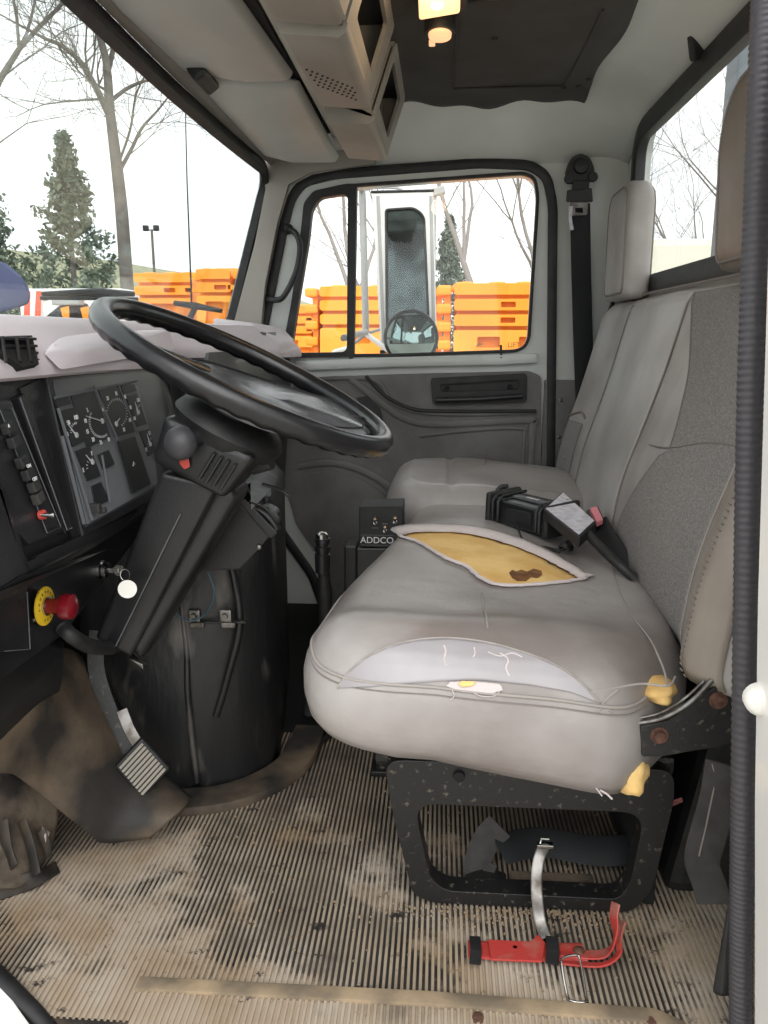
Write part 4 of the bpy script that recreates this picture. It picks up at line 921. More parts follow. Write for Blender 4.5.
def dialmarks(g, cx, cy, r, a0, a1, n, digits, sx=0.72):
    b = MB()
    for k in range(n + 1):
        an = R(a0 + (a1 - a0) * k / n); c_, s_ = math.cos(an), math.sin(an)
        p0 = F(cx + c_ * r * sx, cy - s_ * r, 0.0176); p1 = F(cx + c_ * (r - 2.2) * sx, cy - s_ * (r - 2.2), 0.0176); b.tube([p0, p1], 0.0005, seg=4)
    b.build('scale_mark', M['mark'], g); b = MB()
    for k, dg in enumerate(digits):
        an = R(a0 + (a1 - a0) * k / (len(digits) - 1)); c_, s_ = math.cos(an), math.sin(an)
        o_ = F(cx + c_ * (r + 4.5) * sx, cy - s_ * (r + 4.5), 0.0176)
        textbm(b, dg, 0.0085, frame_M(o_, (0, 1, 0), FN), 0.0002)
    b.build('scale_number', M['print'], g)
dialmarks(g1, 101, 421, 17, 150, 300, 24, ['5', '10', '15', '20', '25', '30'][:6]); dialmarks(g2, 117, 413, 15, 170, -60, 20, ['10', '20', '30', '40', '50', '60', '70'])
dialmarks(g3, 76, 430, 8, 200, 90, 6, ['0', '50', '100']); dialmarks(g4, 92, 466, 8, 200, 90, 4, ['E', 'F']); dialmarks(g5, 141, 411, 7, 220, 110, 6, ['60', '120']); dialmarks(g6, 152, 443, 6, 220, 110, 4, ['12'] * 2)
# diagonal strips left of the gauges
b = MB(); b.tube([F(58, 408, 0.018), F(92, 520, 0.018)], 0.0022, seg=6); b.tube([F(62, 436, 0.018), F(84, 524, 0.016)], 0.0025, seg=6); b.tube([F(94, 386, 0.018), F(118, 440, 0.018)], 0.0018, seg=6); b.tube([F(118, 384, 0.018), F(138, 434, 0.018)], 0.0018, seg=6); b.tube([F(55, 398, 0.018), F(137, 381, 0.018)], 0.0018, seg=6); b.tube([F(102, 455, 0.018), F(110, 502, 0.018)], 0.0018, seg=6)
b.build('divider_strip', M['gaugegrey'], cf2)
b = MB(); b.box(F(95, 508, 0.024), (0.016, 0.010, 0.012), bev=0.002); b.lathe(F(99, 511, 0.024), FN, [(0, 0.005), (0.01, 0.004)], 10); b.build('reset_stalk', M['plastic_dusty'], cf2)
b = MB(); q = F(133, 466, 0.021); b.tube([q, q + Vector((0, 0.010, 0.0015)), q + Vector((0, 0.004, 0.006))], 0.0006, closed=True, seg=4); b.build('warning_triangle', M['mark'], cf2)
# black frame strip between switch pod and cluster
b = MB(); fslab(b, [(19, 397), (26, 393), (73, 528), (66, 534)], 0.012, 0.014, 0.002); b.build('frame_strip', M['plastic'], dash)
b = MB(); fslab(b, [(20, 388), (47, 376), (83, 538), (76, 545)], 0.004, 0.008, 0.001); b.build('blank_panel', M['plastic'], dash)
# switch pod
b = MB(); pod = [(-40, 402), (12, 400), (64, 532), (30, 545), (-40, 470)]; fslab(b, pod, 0.014, 0.03, 0.004); sp = b.build('switch_pod', M['plastic'], dash)
b = MB(); fslab(b, [(1, 412), (11, 410), (58, 526), (46, 530)], 0.016, 0.003, 0.0005); b.build('switch_strip', M['gauge'], sp)
b = MB(); b.tube([F(a, c, 0.0165) for a, c in ((0, 410), (12, 408), (61, 527), (47, 533))], 0.0007, closed=True, seg=4); b.tube([F(a, c, 0.017) for a, c in ((20, 398), (67, 530), (72, 528))], 0.0009, seg=4); b.build('white_outline', M['gaugegrey'], sp)
for (a, c) in ((8, 428), (14, 442), (22, 462), (28, 474), (34, 486), (38, 498)):
    b = MB(); b.box(F(a, c, 0.022), (0.010, 0.016, 0.013), rot=(R(10), R(-10), 0), bev=0.002); b.build('rocker_switch', M['plastic_dusty'], sp)
b = MB()
for (a, c, t_) in ((9, 426, 'A'), (29, 466, 'ON'), (35, 479, 'OFF')): textbm(b, t_, 0.006, frame_M(F(a, c, 0.0305), (0, 1, 0), FN), 0.0002)
b.build('switch_print', M['print'], sp)
b = MB(); b.lathe(F(40, 515, 0.016), FN, [(0, 0.006), (0.006, 0.006), (0.007, 0.003)], 12); tg = b.build('toggle_base', M['redbutton'], sp)
b = MB(); b.tube([F(41, 515, 0.020), F(50, 515.5, 0.030), F(54, 515, 0.034)], [0.002, 0.003, 0.0042], seg=8); b.build('toggle_lever', M['chrome'], sp, smooth=60)
# bulging near end of the dash (lower left)
b = MB(); b.hull([U(-60, 440, x=-0.50), U(-8, 470, x=-0.475), U(0, 478, x=-0.475), U(28, 560, x=-0.462), U(30, 580, x=-0.462), U(0, 596, x=-0.470), U(-60, 620, x=-0.475), U(-60, 440, x=-0.60), U(28, 575, x=-0.56), U(-60, 610, x=-0.6)], 0.010, 3); b.build('knee_bulge', M['plastic'], dash, smooth=40)
# lower ledge and the recessed plate carrying stop button and ignition
b = MB(); b.hull([U(-60, 614, x=-0.470), U(30, 578, x=-0.468), U(162, 504, x=-0.485), U(166, 494, x=-0.488), U(40, 556, x=-0.468), U(-60, 600, x=-0.47), U(-60, 610, x=-0.56), U(164, 500, x=-0.60)], 0.005); b.build('lower_ledge', M['plastic'], dash, smooth=40)
b = MB(); b.hull([Vector((-0.535, 0.76, 0.565)), Vector((-0.535, 1.45, 0.565)), Vector((-0.525, 0.76, 0.445)), Vector((-0.525, 1.02, 0.438)), Vector((-0.54, 1.45, 0.52)), Vector((-0.60, 0.76, 0.565)), Vector((-0.60, 1.45, 0.565)), Vector((-0.6, 0.76, 0.44)), Vector((-0.6, 1.03, 0.44))], 0.003); lp_ = b.build('lower_plate', M['plastic'], dash)
b = MB(); b.slab([U(-50, 655, x=-0.512), U(30, 650, x=-0.512), U(27, 580, x=-0.52), U(-50, 600, x=-0.52)], 0.012, 0.002); b.build('fuse_cover', M['plastic'], dash)
b = MB(); b.tube([U(5, 651, x=-0.510), U(30, 649, x=-0.510), U(27, 592, x=-0.517)], 0.0008, seg=4); b.build('pale_edge', M['gaugegrey'], dash)  # thin pale grey line along the cover edge
b = MB(); b.lathe(U(34, 620, x=-0.522), (1, 0, 0), [(0, 0.003), (0.002, 0.002)], 10); b.build('screw', M['steel'], dash)
# emergency stop
q = U(44, 606, x=-0.520)
b = MB(); b.lathe(q + Vector((0.000, 0, 0)), (1, 0, 0), [(0, 0.026), (0.002, 0.026), (0.003, 0.024), (0.003, 0.012)], 32); b.build('stop_ring', M['yellow'], dash, smooth=40)
b = MB()
for k in range(16):
    a = 2 * math.pi * k / 16; textbm(b, 'EMERGENCY  STOP '[k], 0.005, frame_M(q + Vector((0.0035, math.cos(a) * 0.0195, math.sin(a) * 0.0195)), (0, -math.sin(a), math.cos(a)), (1, 0, 0)), 0.0002)
b.build('ring_print', M['gauge'], bpy.data.objects['stop_ring'])
b = MB(); b.lathe(q, (1, 0, 0), [(0, 0.013), (0.006, 0.013), (0.006, 0.0105)], 20); b.build('stop_collar', M['chrome'], dash, smooth=40)
b = MB(); b.lathe(q + Vector((0.005, 0, 0)), (1, 0, 0), [(0, 0.0105), (0.014, 0.0105), (0.018, 0.012), (0.020, 0.0165), (0.026, 0.0175), (0.034, 0.0165), (0.037, 0.012), (0.038, 0.003)], 24); b.build('stop_button', M['redknob'], dash, smooth=40)
# ignition lock
q = U(98, 570, x=-0.535)
b = MB(); b.lathe(q, (1, 0, 0), [(0, 0.016), (0.008, 0.016), (0.010, 0.013), (0.016, 0.013), (0.018, 0.009)], 20); b.build('ignition_lock', M['chrome'], dash, smooth=40)
kt = thing('key_tag', 'white round paper tag hanging from the ignition key', 'key', U(127, 589, y=1.08))
b = MB(); b.box(q + Vector((0.026, 0, 0)), (0.016, 0.004, 0.007), bev=0.001); b.lathe(q + Vector((0.034, 0.002, 0)), (0, -1, 0), [(0, 0.009), (0.003, 0.009)], 16); b.build('key', M['chrome'], kt)
kr = U(125, 575, y=1.082); b = MB(); b.tube([kr + Vector((math.cos(a) * 0.007, 0, math.sin(a) * 0.009)) for a in [k * 0.5236 for k in range(12)]], 0.0008, closed=True, seg=5); b.build('split_ring', M['chrome'], kt)
b = MB(); b.lathe(U(127.5, 589, y=1.078), (0.25, -1, 0.1), [(0, 0.0135), (0.0012, 0.0135)], 32); b.build('paper_disc', M['whiteplastic'], kt)
# wires and corrugated loom under the dash
b = MB(); lpts = catmull([U(62, 626, x=-0.52), U(72, 636, x=-0.505), U(90, 646, x=-0.50), U(112, 648, x=-0.505)], 14)
b.tube(lpts, [0.010 + 0.0012 * (i % 2) for i in range(len(lpts))], seg=12); lm = b.build('wire_loom', M['rubber'], smooth=60); tag(lm, 'black corrugated wire loom under the red stop button', 'wiring')
# second binnacle right of the cluster (behind the wheel): heater panel with knobs, radio slope
b = MB(); b.hull([U(166, 368, x=-0.50), U(190, 372, x=-0.52), U(196, 430, x=-0.52), U(176, 430, x=-0.49), U(166, 368, x=-0.56), U(196, 430, x=-0.56)], 0.004); b.build('cluster_cheek', M['plastic'], dash)
b = MB(); b.hull([Vector((-0.47, 1.52, 0.80)), Vector((-0.43, 2.0, 0.80)), Vector((-0.46, 1.52, 0.70)), Vector((-0.42, 2.0, 0.70)), Vector((-0.56, 1.52, 0.80)), Vector((-0.56, 2.0, 0.80)), Vector((-0.56, 2.0, 0.62)), Vector((-0.56, 1.52, 0.62)), Vector((-0.47, 2.0, 0.62)), Vector((-0.50, 1.52, 0.62))], 0.008); rp2 = b.build('centre_panel', M['plastic'], dash)
for k, (a, c) in enumerate(((187, 392), (188, 402), (186, 412))):
    b = MB(); b.lathe(U(a, c, x=-0.47), (1, -0.2, 0), [(0, 0.009), (0.012, 0.008), (0.013, 0.002)], 16); b.build('control_knob', M['steel'], dash, smooth=40)
b = MB(); b.slab([U(210, 352, x=-0.46), U(205, 382, x=-0.45), U(262, 372, x=-0.44), U(256, 350, x=-0.45)], 0.01, 0.002); b.build('radio_blank', M['plastic_dusty'], dash)
b = MB(); b.hull([Vector((-0.45, 2.0, 0.79)), Vector((-0.435, 2.36, 0.785)), Vector((-0.46, 2.0, 0.45)), Vector((-0.47, 2.36, 0.42)), Vector((-0.62, 2.0, 0.79)), Vector((-0.62, 2.36, 0.785)), Vector((-0.62, 2.36, 0.42)), Vector((-0.62, 2.0, 0.45))], 0.02, 3); b.build('glovebox', M['plastic'], dash, smooth=40)
# ================================================================== STEERING WHEEL
WC = Vector((-0.278, 1.15, 0.792)); WN = Vector((0.443, -0.016, 0.895)).normalized()
wx = Vector((-0.895, 0, 0.443)); wx = (wx - WN * wx.dot(WN)).normalized(); wy = WN.cross(wx)       # wx towards the front, wy to the near or far side
sw = thing('steering_wheel', 'large black steering wheel with finger grips and a grey two-spoke hub pad', 'steering wheel', WC)
def W(r, deg, h=0.0): a = R(deg); return WC + wx * (r * math.cos(a)) + wy * (r * math.sin(a)) + WN * h
b = MB(); N = 240; rg_ = []
vs = []; fs = []; S = 14
for i in range(N):
    a = 360 * i / N; er = W(1, a) - WC
    for k in range(S):
        th = 2 * math.pi * k / S; rt = 0.0148
        low = max(0, -math.sin(th)) ** 1.5; rt -= 0.0022 * low * (0.5 + 0.5 * math.cos(R(a) * 44))
        vs.append(WC + er * (0.2175 + math.cos(th) * rt) + WN * (math.sin(th) * rt * 1.12))
for i in range(N):
    j = (i + 1) % N
    for k in range(S): l = (k + 1) % S; fs.append([i * S + k, j * S + k, j * S + l, i * S + l])
b.add(vs, fs); M['rim'] = mat('glossy_black_rim', rgb(22, 22, 24), 0.27, col2=rgb(30, 30, 32), scale=6, bump=0.03, bscale=200); b.build('rim', M['rim'], sw, smooth=60)
ppd = [(0.088, 0, -0.022), (0.10, 50, -0.024), (0.105, 110, -0.024), (0.12, 150, -0.022), (0.15, 178, -0.018), (0.200, 196, -0.006), (0.205, 212, -0.004), (0.205, 232, -0.004), (0.165, 248, -0.014), (0.125, 275, -0.022), (0.10, 320, -0.024)]
ppc = catmull([W(r, a, h) for r, a, h in ppd], 6, closed=True); cen = WC + WN * -0.016 + wx * -0.02
top_ = [cen + (q - cen) * 0.92 + WN * 0.006 for q in ppc]; top2 = [cen + (q - cen) * 0.6 + WN * 0.008 for q in ppc]; top3 = [cen + (q - cen) * 0.25 + WN * 0.006 for q in ppc]; bot_ = [cen + (q - cen) * 0.97 - WN * 0.020 for q in ppc]
M['hub'] = mat('satin_hub_pad', rgb(60, 61, 64), 0.20, col2=rgb(84, 84, 87), scale=14, bump=0.04, bscale=120)
b = MB(); b.grid([bot_, ppc, top_, top2, top3], closed=True); b.add(top3, [list(range(len(top3)))]); b.add(bot_, [list(range(len(bot_)))]); b.build('hub_pad', M['hub'], sw, smooth=50)
for dg in (212, 30):
    b = MB(); b.tube([W(0.06, dg, -0.03), W(0.14, dg, -0.022), W(0.214, dg, -0.003)], [0.022, 0.014, 0.011], seg=10); b.build('spoke', M['rim'], sw, smooth=60)
b = MB(); b.tube([top_[i] + WN * 0.001 for i in range(len(top_))], 0.0012, closed=True, seg=5); b.build('pad_seam', M['rubber'], sw)
b = MB(); b.lathe(WC - WN * 0.075, WN, [(0, 0.045), (0.03, 0.042), (0.045, 0.035)], 28); b.build('hub', M['rubber'], sw, smooth=50)
# ================================================================== STEERING COLUMN
colm = thing('steering_column', 'black boxy steering column shroud leaning up to the wheel', 'steering column', U(120, 640, y=1.17))
CD = (U(228, 412, y=1.15) - U(118, 640, y=1.15)).normalized()           # up along the column
CB = U(118, 640, y=1.15); CW = CD.cross(Vector((0, 1, 0))).normalized()  # CW: across the column, front to rear
if CW.x < 0: CW = -CW
Ln = (U(228, 412, y=1.15) - CB).length
def C(u, v, y): return CB + CD * (u * Ln) + CW * v + Vector((0, y - 1.15, 0))
b = MB(); b.hull([C(0, -0.028, 1.12), C(0.0, 0.035, 1.12), C(0, -0.028, 1.20), C(0, 0.035, 1.20), C(0.72, -0.040, 1.10), C(0.78, 0.042, 1.10), C(0.72, -0.040, 1.21), C(0.78, 0.042, 1.21)], 0.008, 3); b.build('lower_shroud', M['plastic'], colm, smooth=40)
b = MB(); b.hull([C(0.02, 0.020, 1.13), C(-0.015, 0.050, 1.13), C(0.75, 0.072, 1.13), C(0.80, 0.03, 1.13), C(0.02, 0.020, 1.22), C(-0.015, 0.050, 1.22), C(0.75, 0.072, 1.22), C(0.80, 0.03, 1.22)], 0.014, 3); b.build('side_shroud', M['plastic'], colm, smooth=40)
b = MB(); b.tube([C(-0.005, 0.008, 1.113), C(0.3, 0.010, 1.108), C(0.62, 0.012, 1.10)], 0.0012, seg=5); b.build('pale_edge', M['gaugegrey'], colm)  # thin pale grey line down the shroud
b = MB(); b.hull([C(0.75, -0.055, 1.085), C(0.75, 0.06, 1.085), C(0.92, -0.066, 1.085), C(0.94, 0.075, 1.085), C(0.75, -0.055, 1.22), C(0.75, 0.06, 1.22), C(0.92, -0.066, 1.22), C(0.94, 0.075, 1.22)], 0.012, 3); b.build('switch_housing', M['plastic'], colm, smooth=40)
b = MB(); b.lathe(C(0.90, 0.01, 1.16), CD, [(0, 0.078), (0.020, 0.086), (0.034, 0.078), (0.045, 0.05), (0.075, 0.04)], 32); b.build('boot', M['rubber'], colm, smooth=50)
for k in range(4):
    b = MB(); c0 = C(0.785, 0.018 + 0.011 * k, 1.078); c1_ = C(0.89, 0.022 + 0.011 * k, 1.078); b.tube([c0, c1_], 0.004, seg=8, flat=(0.005, 0.012), up=(0, 1, 0)); b.build('shroud_fin', M['plastic'], colm)
q = U(177, 443, y=1.06); b = MB()
b.lathe(q + Vector((0.008, 0.0, 0)), Vector((-0.35, -0.9, 0.05)), [(-0.018, 0.008), (-0.012, 0.015), (-0.004, 0.0215), (0.004, 0.0238), (0.012, 0.0225), (0.018, 0.018), (0.0235, 0.008), (0.0245, 0.001)], 28); b.build('lever_knob', M['knobgrey'], colm, smooth=60)
b = MB(); b.tube([U(182, 441, y=1.07), U(196, 438, y=1.09), U(212, 434, y=1.12)], [0.011, 0.015, 0.018], seg=14); b.build('lever_stalk', M['plastic'], colm, smooth=60)
b = MB(); b.hull([U(180, 457, y=1.076), U(189, 458, y=1.076), U(190, 467, y=1.076), U(184, 470, y=1.076), U(179, 464, y=1.076), U(181, 460, y=1.09), U(190, 465, y=1.09)], 0.002); b.build('hazard_switch', M['redbutton'], colm)
b = MB(); b.tube([U(244, 470, y=1.21), U(254, 466, y=1.18)], 0.009, seg=10); b.tube([U(252, 467, y=1.18), U(262, 464, y=1.175), U(272, 463, y=1.17)], [0.012, 0.0125, 0.010], seg=14); b.build('wiper_stalk', M['plastic_dusty'], colm, smooth=60)
b = MB(); b.tube([U(262, 484, y=1.22), U(276, 488, y=1.22), U(286, 493, y=1.215), U(288, 496, y=1.215)], 0.0028, seg=8); b.build('tilt_lever', M['plastic'], colm, smooth=60)
b = MB(); b.hull([U(176, 524, y=1.108), U(192, 530, y=1.108), U(190, 534, y=1.108), U(175, 528, y=1.108), U(176, 524, y=1.12), U(192, 530, y=1.12)], 0.0015); b.build('shroud_clip', M['steel'], colm)
b = MB(); b.hull([C(-0.02, 0.03, 1.13), C(-0.035, 0.06, 1.13), C(-0.015, 0.055, 1.13), C(-0.02, 0.03, 1.15), C(-0.035, 0.06, 1.15)], 0.002); b.build('end_bracket', M['steel'], colm)
b = MB(); b.tube([C(0.05, 0.0, 1.165), C(-0.06, -0.005, 1.165)], 0.013, seg=12); b.build('shaft', M['blackpaint'], colm, smooth=60)
# ================================================================== ENGINE COVER, PEDALS
ec = thing('engine_cover', 'scuffed black engine cover between the footwells', 'engine cover', (-0.44, 1.45, 0.0))
def prism(b, name, base, top, m, par, bev=0.015): b.hull(base + top, bev, 3); return b.build(name, M[m], par, smooth=45)
b = MB(); prism(b, 'cover_shell', [(-0.66, 1.30, 0.0), (-0.46, 1.30, 0.0), (-0.37, 1.34, 0.0), (-0.31, 1.42, 0.0), (-0.37, 1.85, 0.0), (-0.66, 1.85, 0.0)], [(-0.66, 1.34, 0.60), (-0.44, 1.34, 0.60), (-0.34, 1.36, 0.58), (-0.305, 1.42, 0.56), (-0.37, 1.85, 0.56), (-0.66, 1.85, 0.60)], 'cover', ec, 0.03)
b = MB(); b.tube(catmull([U(174, 560, y=1.335), U(186, 640, y=1.325), U(188, 700, y=1.31), U(197, 782, y=1.30)], 6), 0.006, seg=8); b.tube(catmull([U(230, 560, y=1.34), U(240, 620, y=1.335), U(228, 675, y=1.33), U(216, 716, y=1.325)], 6), 0.007, seg=8); b.build('moulded_ridge', M['cover'], ec, smooth=60)
b = MB(); b.tube(catmull([U(96, 665, y=1.27), U(112, 700, y=1.26), U(134, 740, y=1.25), U(150, 765, y=1.25)], 6), 0.010, seg=8, flat=(0.03, 0.008), up=(0, 1, 0)); b.build('edge_flap', M['cover'], ec, smooth=60)
b = MB(); b.tube(catmull([Vector((-0.60, 1.27, 0.012)), Vector((-0.46, 1.272, 0.012)), Vector((-0.36, 1.31, 0.012)), Vector((-0.285, 1.41, 0.012)), Vector((-0.27, 1.56, 0.012))], 6), 0.02, seg=10, flat=(0.07, 0.022), up=(0, 0, 1)); b.build('base_flange', M['toeboard'], ec, smooth=60)
# small shroud panel hanging behind the wheel, with its bracket
b = MB(); b.slab([U(206, 508, y=1.27), U(190, 572, y=1.27), U(240, 570, y=1.27), U(262, 545, y=1.27), U(274, 532, y=1.27), U(236, 500, y=1.27)], 0.02, 0.004); sh = b.build('side_flap', M['plastic'], ec)
b = MB(); b.hull([U(234, 496, y=1.262), U(240, 494, y=1.262), U(278, 533, y=1.262), U(270, 540, y=1.262), U(234, 496, y=1.28), U(278, 533, y=1.28)], 0.003); b.build('flap_edge_strip', M['plastic_dusty'], sh)
b = MB(); b.lathe(U(259, 547, y=1.268), (0, -1, 0), [(0, 0.005), (0.004, 0.004), (0.005, 0.001)], 12); b.build('screw', M['steel'], sh)
b = MB(); b.tube(catmull([U(248, 506, y=1.29), U(262, 512, y=1.29), U(272, 522, y=1.29), U(276, 530, y=1.29)], 5), 0.010, seg=10); b.lathe(U(268, 518, y=1.32), (0, -1, 0), [(0, 0.026), (0.02, 0.024), (0.024, 0.012)], 20); b.build('linkage', M['plastic'], ec, smooth=50)
for px_ in (195, 226):
    b = MB(); c = U(px_, 617, y=1.325); b.box(c, (0.022, 0.012, 0.030), bev=0.003); b.box(c + Vector((0.006, -0.008, -0.012)), (0.026, 0.008, 0.010), bev=0.002); b.lathe(c + Vector((0, -0.006, 0.004)), (0, -1, 0), [(0, 0.006), (0.006, 0.005)], 10); b.build('fixing_clamp', M['steel'], ec)
b = MB(); b.tube([U(198, 622, y=1.322), U(246, 622, y=1.322)], 0.003, seg=6); b.build('clamp_rod', M['blackpaint'], ec)
b = MB(); b.tube(catmull([U(208, 572, y=1.30), U(214, 590, y=1.30), U(211, 606, y=1.305), U(200, 618, y=1.31), U(186, 620, y=1.31), U(174, 612, y=1.31)], 6), 0.0014, seg=6); b.build('thin_cable', M['wire'], ec, smooth=60)
# toe board mat, wheel box
tb = MB(); rows = []
def TB(u, v):
    """sloping mat from the dash foot down to the floor: u along the front-rear slope, v towards the far side"""
    x = -0.70 + 0.25 * u; y = 0.80 + 0.62 * v
    z = 0.36 * (1 - u) ** 1.1 + 0.02 * math.sin(v * 5 + u * 3) * (1 - u)
    return Vector((x, y, z))
tbp = [U(-50, 770, y=0.92), U(0, 700, y=1.0), U(45, 650, y=1.12), U(82, 650, y=1.24), U(100, 700, y=1.27), U(150, 768, y=1.27), U(200, 790, y=1.27), U(172, 838, y=1.17), U(120, 840, y=1.14), U(100, 836, y=1.13), U(60, 800, y=1.08), U(0, 770, y=1.0)]
b = MB(); rows = []
L0 = catmull([U(-60, 740, y=0.86), U(-20, 690, y=0.98), U(30, 655, y=1.10), U(75, 655, y=1.22), U(104, 705, y=1.24), U(135, 752, y=1.25), U(168, 780, y=1.24), U(190, 800, y=1.22)], 6)
L1 = catmull([U(-60, 790, y=0.86), U(-20, 775, y=0.93), U(12, 774, y=0.99), U(36, 790, y=1.03), U(62, 812, y=1.06), U(88, 832, y=1.09), U(104, 841, y=1.11), U(150, 836, y=1.14)], 6)
for i in range(len(L0)):
    row = []
    for j in range(15):
        t = j / 14; q = L0[i].lerp(L1[i], t); q = q + Vector((0.02, -0.02, 0.02)) * math.sin(math.pi * t) + Vector((0.3, -0.5, 0.5)) * 0.012 * noise.noise(q * 12); q.z = max(q.z, 0.004); row.append(q)
    rows.append(row)
b.grid(rows); tm = b.build('toe_board_mat', M['toeboard'], smooth=70, solid=0.012); tag(tm, 'dusty black rubber toe board mat rising under the dashboard', 'mat')
b = MB(); b.hull([U(-60, 660, x=-0.56), U(-60, 780, x=-0.60), U(0, 745, x=-0.62), U(58, 708, x=-0.60), U(64, 650, x=-0.56), U(40, 640, x=-0.56), U(-60, 660, x=-0.66), U(-60, 780, x=-0.68), U(64, 700, x=-0.68), U(64, 640, x=-0.66)], 0.006); kp = b.build('kick_panel', M['plastic'], smooth=40); tag(kp, 'smooth black kick panel below the fuse cover at the left edge', 'panel')
# torn insulation at the left edge
random.seed(9)
ti = thing('torn_floor_covering', 'torn and shredded floor covering at the far left edge of the floor', 'floor covering', U(10, 880, z=0.03))
def rag(pts, m, name, lift=0.0, amp=0.012):
    b = MB(); P0 = catmull([U(a, c, z=z) for a, c, z in pts[0]], 6); P1 = catmull([U(a, c, z=z) for a, c, z in pts[1]], 6); rows = []
    for i in range(len(P0)):
        row = []
        for j in range(10):
            q = P0[i].lerp(P1[i], j / 9); q = q + Vector((1, -1, 1)).normalized() * (amp * noise.noise(q * 25 + Vector((lift, 0, 0)))); q.z = max(q.z, 0.005); row.append(q)
        rows.append(row)
    b.grid(rows); return b.build(name, M[m], ti, smooth=60, solid=0.004)
M['rag'] = mat('dusty_torn_felt', rgb(104, 92, 78), 0.95, col2=rgb(40, 36, 32), scale=9, lo=0.45, hi=0.62, bump=0.4, bscale=60)
rag(([(-40, 750, 0.20), (-5, 764, 0.17), (30, 778, 0.13), (60, 806, 0.08)], [(-50, 900, 0.04), (-10, 890, 0.03), (26, 884, 0.02), (52, 850, 0.02)]), 'rag', 'loose_sheet')
rag(([(-40, 868, 0.05), (0, 876, 0.035), (30, 872, 0.03), (56, 862, 0.01)], [(-50, 905, 0.006), (-5, 902, 0.006), (30, 890, 0.006), (60, 872, 0.006)]), 'toeboard', 'dark_backing', 3)
for pts in ([(2, 822, 0.10), (6, 846, 0.07), (14, 868, 0.045)], [(22, 822, 0.09), (30, 848, 0.06), (36, 876, 0.03)], [(40, 832, 0.07), (46, 848, 0.05), (48, 858, 0.04)]):
    b = MB(); b.tube(catmull([U(a, c, z=z) + Vector((0.006, -0.008, 0.008)) for a, c, z in pts], 6), 0.006, seg=8, flat=(0.022, 0.004), up=(0, 1, 0.3)); b.build('hanging_strip', M['toeboard'] if pts[0][0] < 30 else M['rag'], ti, smooth=60)
b = MB(); b.hull([U(42, 826, z=0.075), U(50, 832, z=0.07), U(46, 846, z=0.06), U(40, 838, z=0.065), U(46, 834, z=0.08)], 0.001); b.build('white_scrap', M['torn'], ti)
# brake pedal
pdl = thing('brake_pedal', 'brake pedal with a square ribbed rubber pad worn pale', 'pedal', U(140, 770, y=1.16))
pc = [U(115, 767, y=1.155), U(142, 800, y=1.165), U(170, 769, y=1.185), U(142, 738, y=1.18)]
nrm = (pc[1] - pc[0]).cross(pc[3] - pc[0]).normalized()
if nrm.y > 0: nrm = -nrm
b = MB(); b.slab([pc[0], pc[1], pc[2], pc[3]] if (pc[1] - pc[0]).cross(pc[2] - pc[1]).dot(nrm) > 0 else [pc[3], pc[2], pc[1], pc[0]], 0.014, 0.004, 3); pad_ = b.build('pedal_pad', M['rubber'], pdl, smooth=40)
for k in range(9):
    t = 0.10 + 0.80 * k / 8; a0 = pc[3].lerp(pc[2], t); a1 = pc[0].lerp(pc[1], t); b = MB(); b.tube([a0.lerp(a1, 0.08) + nrm * 0.0015, a0.lerp(a1, 0.92) + nrm * 0.0015], 0.0026, seg=6); b.build('pad_rib', mat('worn_rib', rgb(148, 142, 132), 0.85) if k == 0 else bpy.data.materials['worn_rib'], pad_)
b = MB(); b.tube(catmull([U(142, 750, y=1.19), U(130, 730, y=1.20), U(122, 710, y=1.21)], 6), 0.009, seg=8, flat=(0.020, 0.006), up=(0.3, -1, 0.2)); b.build('bare_arm', M['steel'], pdl, smooth=50)
b = MB(); b.tube(catmull([U(138, 764, y=1.20), U(118, 730, y=1.21), U(102, 690, y=1.22), U(96, 662, y=1.23), U(98, 630, y=1.24)], 6), 0.010, seg=8, flat=(0.030, 0.010), up=(0.3, -1, 0.2)); b.build('pedal_arm', M['blackpaint'], pdl, smooth=50)
# gear lever, control box and stand, small items beyond the seat
gl = thing('gear_lever', 'thin black gear lever with a bright metal cap in front of the seat', 'lever', U(324, 640, y=1.62))
b = MB(); b.tube(catmull([U(330, 720, y=1.62), U(327, 640, y=1.62), U(324, 580, y=1.60), U(322, 535, y=1.59)], 6), [0.016] * 12 + [0.013] * 7, seg=12); b.build('shaft', M['rubber'], gl, smooth=60)
q = U(322, 545, y=1.59); b = MB(); b.lathe(q + Vector((0, 0, -0.06)), (0.02, 0, 1), [(0, 0.015), (0.04, 0.017), (0.041, 0.0135), (0.048, 0.0135), (0.049, 0.017), (0.058, 0.017), (0.059, 0.0135), (0.066, 0.0135), (0.067, 0.017), (0.075, 0.016)], 20); b.build('grip_sleeve', M['plastic'], gl, smooth=40)
b = MB(); b.lathe(q + Vector((0, 0, 0.014)), (0.02, 0, 1), [(0, 0.013), (0.010, 0.013), (0.014, 0.008), (0.015, 0.004)], 20); b.build('metal_cap', M['chrome'], gl, smooth=40)
cb = thing('control_box', 'black switch box marked ADDCO on a stand beside the seat', 'control box', U(385, 548, y=1.72))
YB = 1.72
b = MB(); f = [U(359, 507, y=YB), U(359, 547, y=YB), U(403, 549, y=YB), U(403, 506, y=YB)]; b.hull(f + [q_ + Vector((0, 0.09, 0)) for q_ in f], 0.003, 2); bx = b.build('case', M['rubber'], cb)
b = MB(); tq = [U(360, 507, y=YB - 0.001), U(362, 503, y=YB + 0.06), U(404, 502, y=YB + 0.06), U(403, 506, y=YB - 0.001)]; b.hull(tq + [q_ + Vector((0, 0, -0.004)) for q_ in tq]); b.build('lid', M['plastic_dusty'], cb)
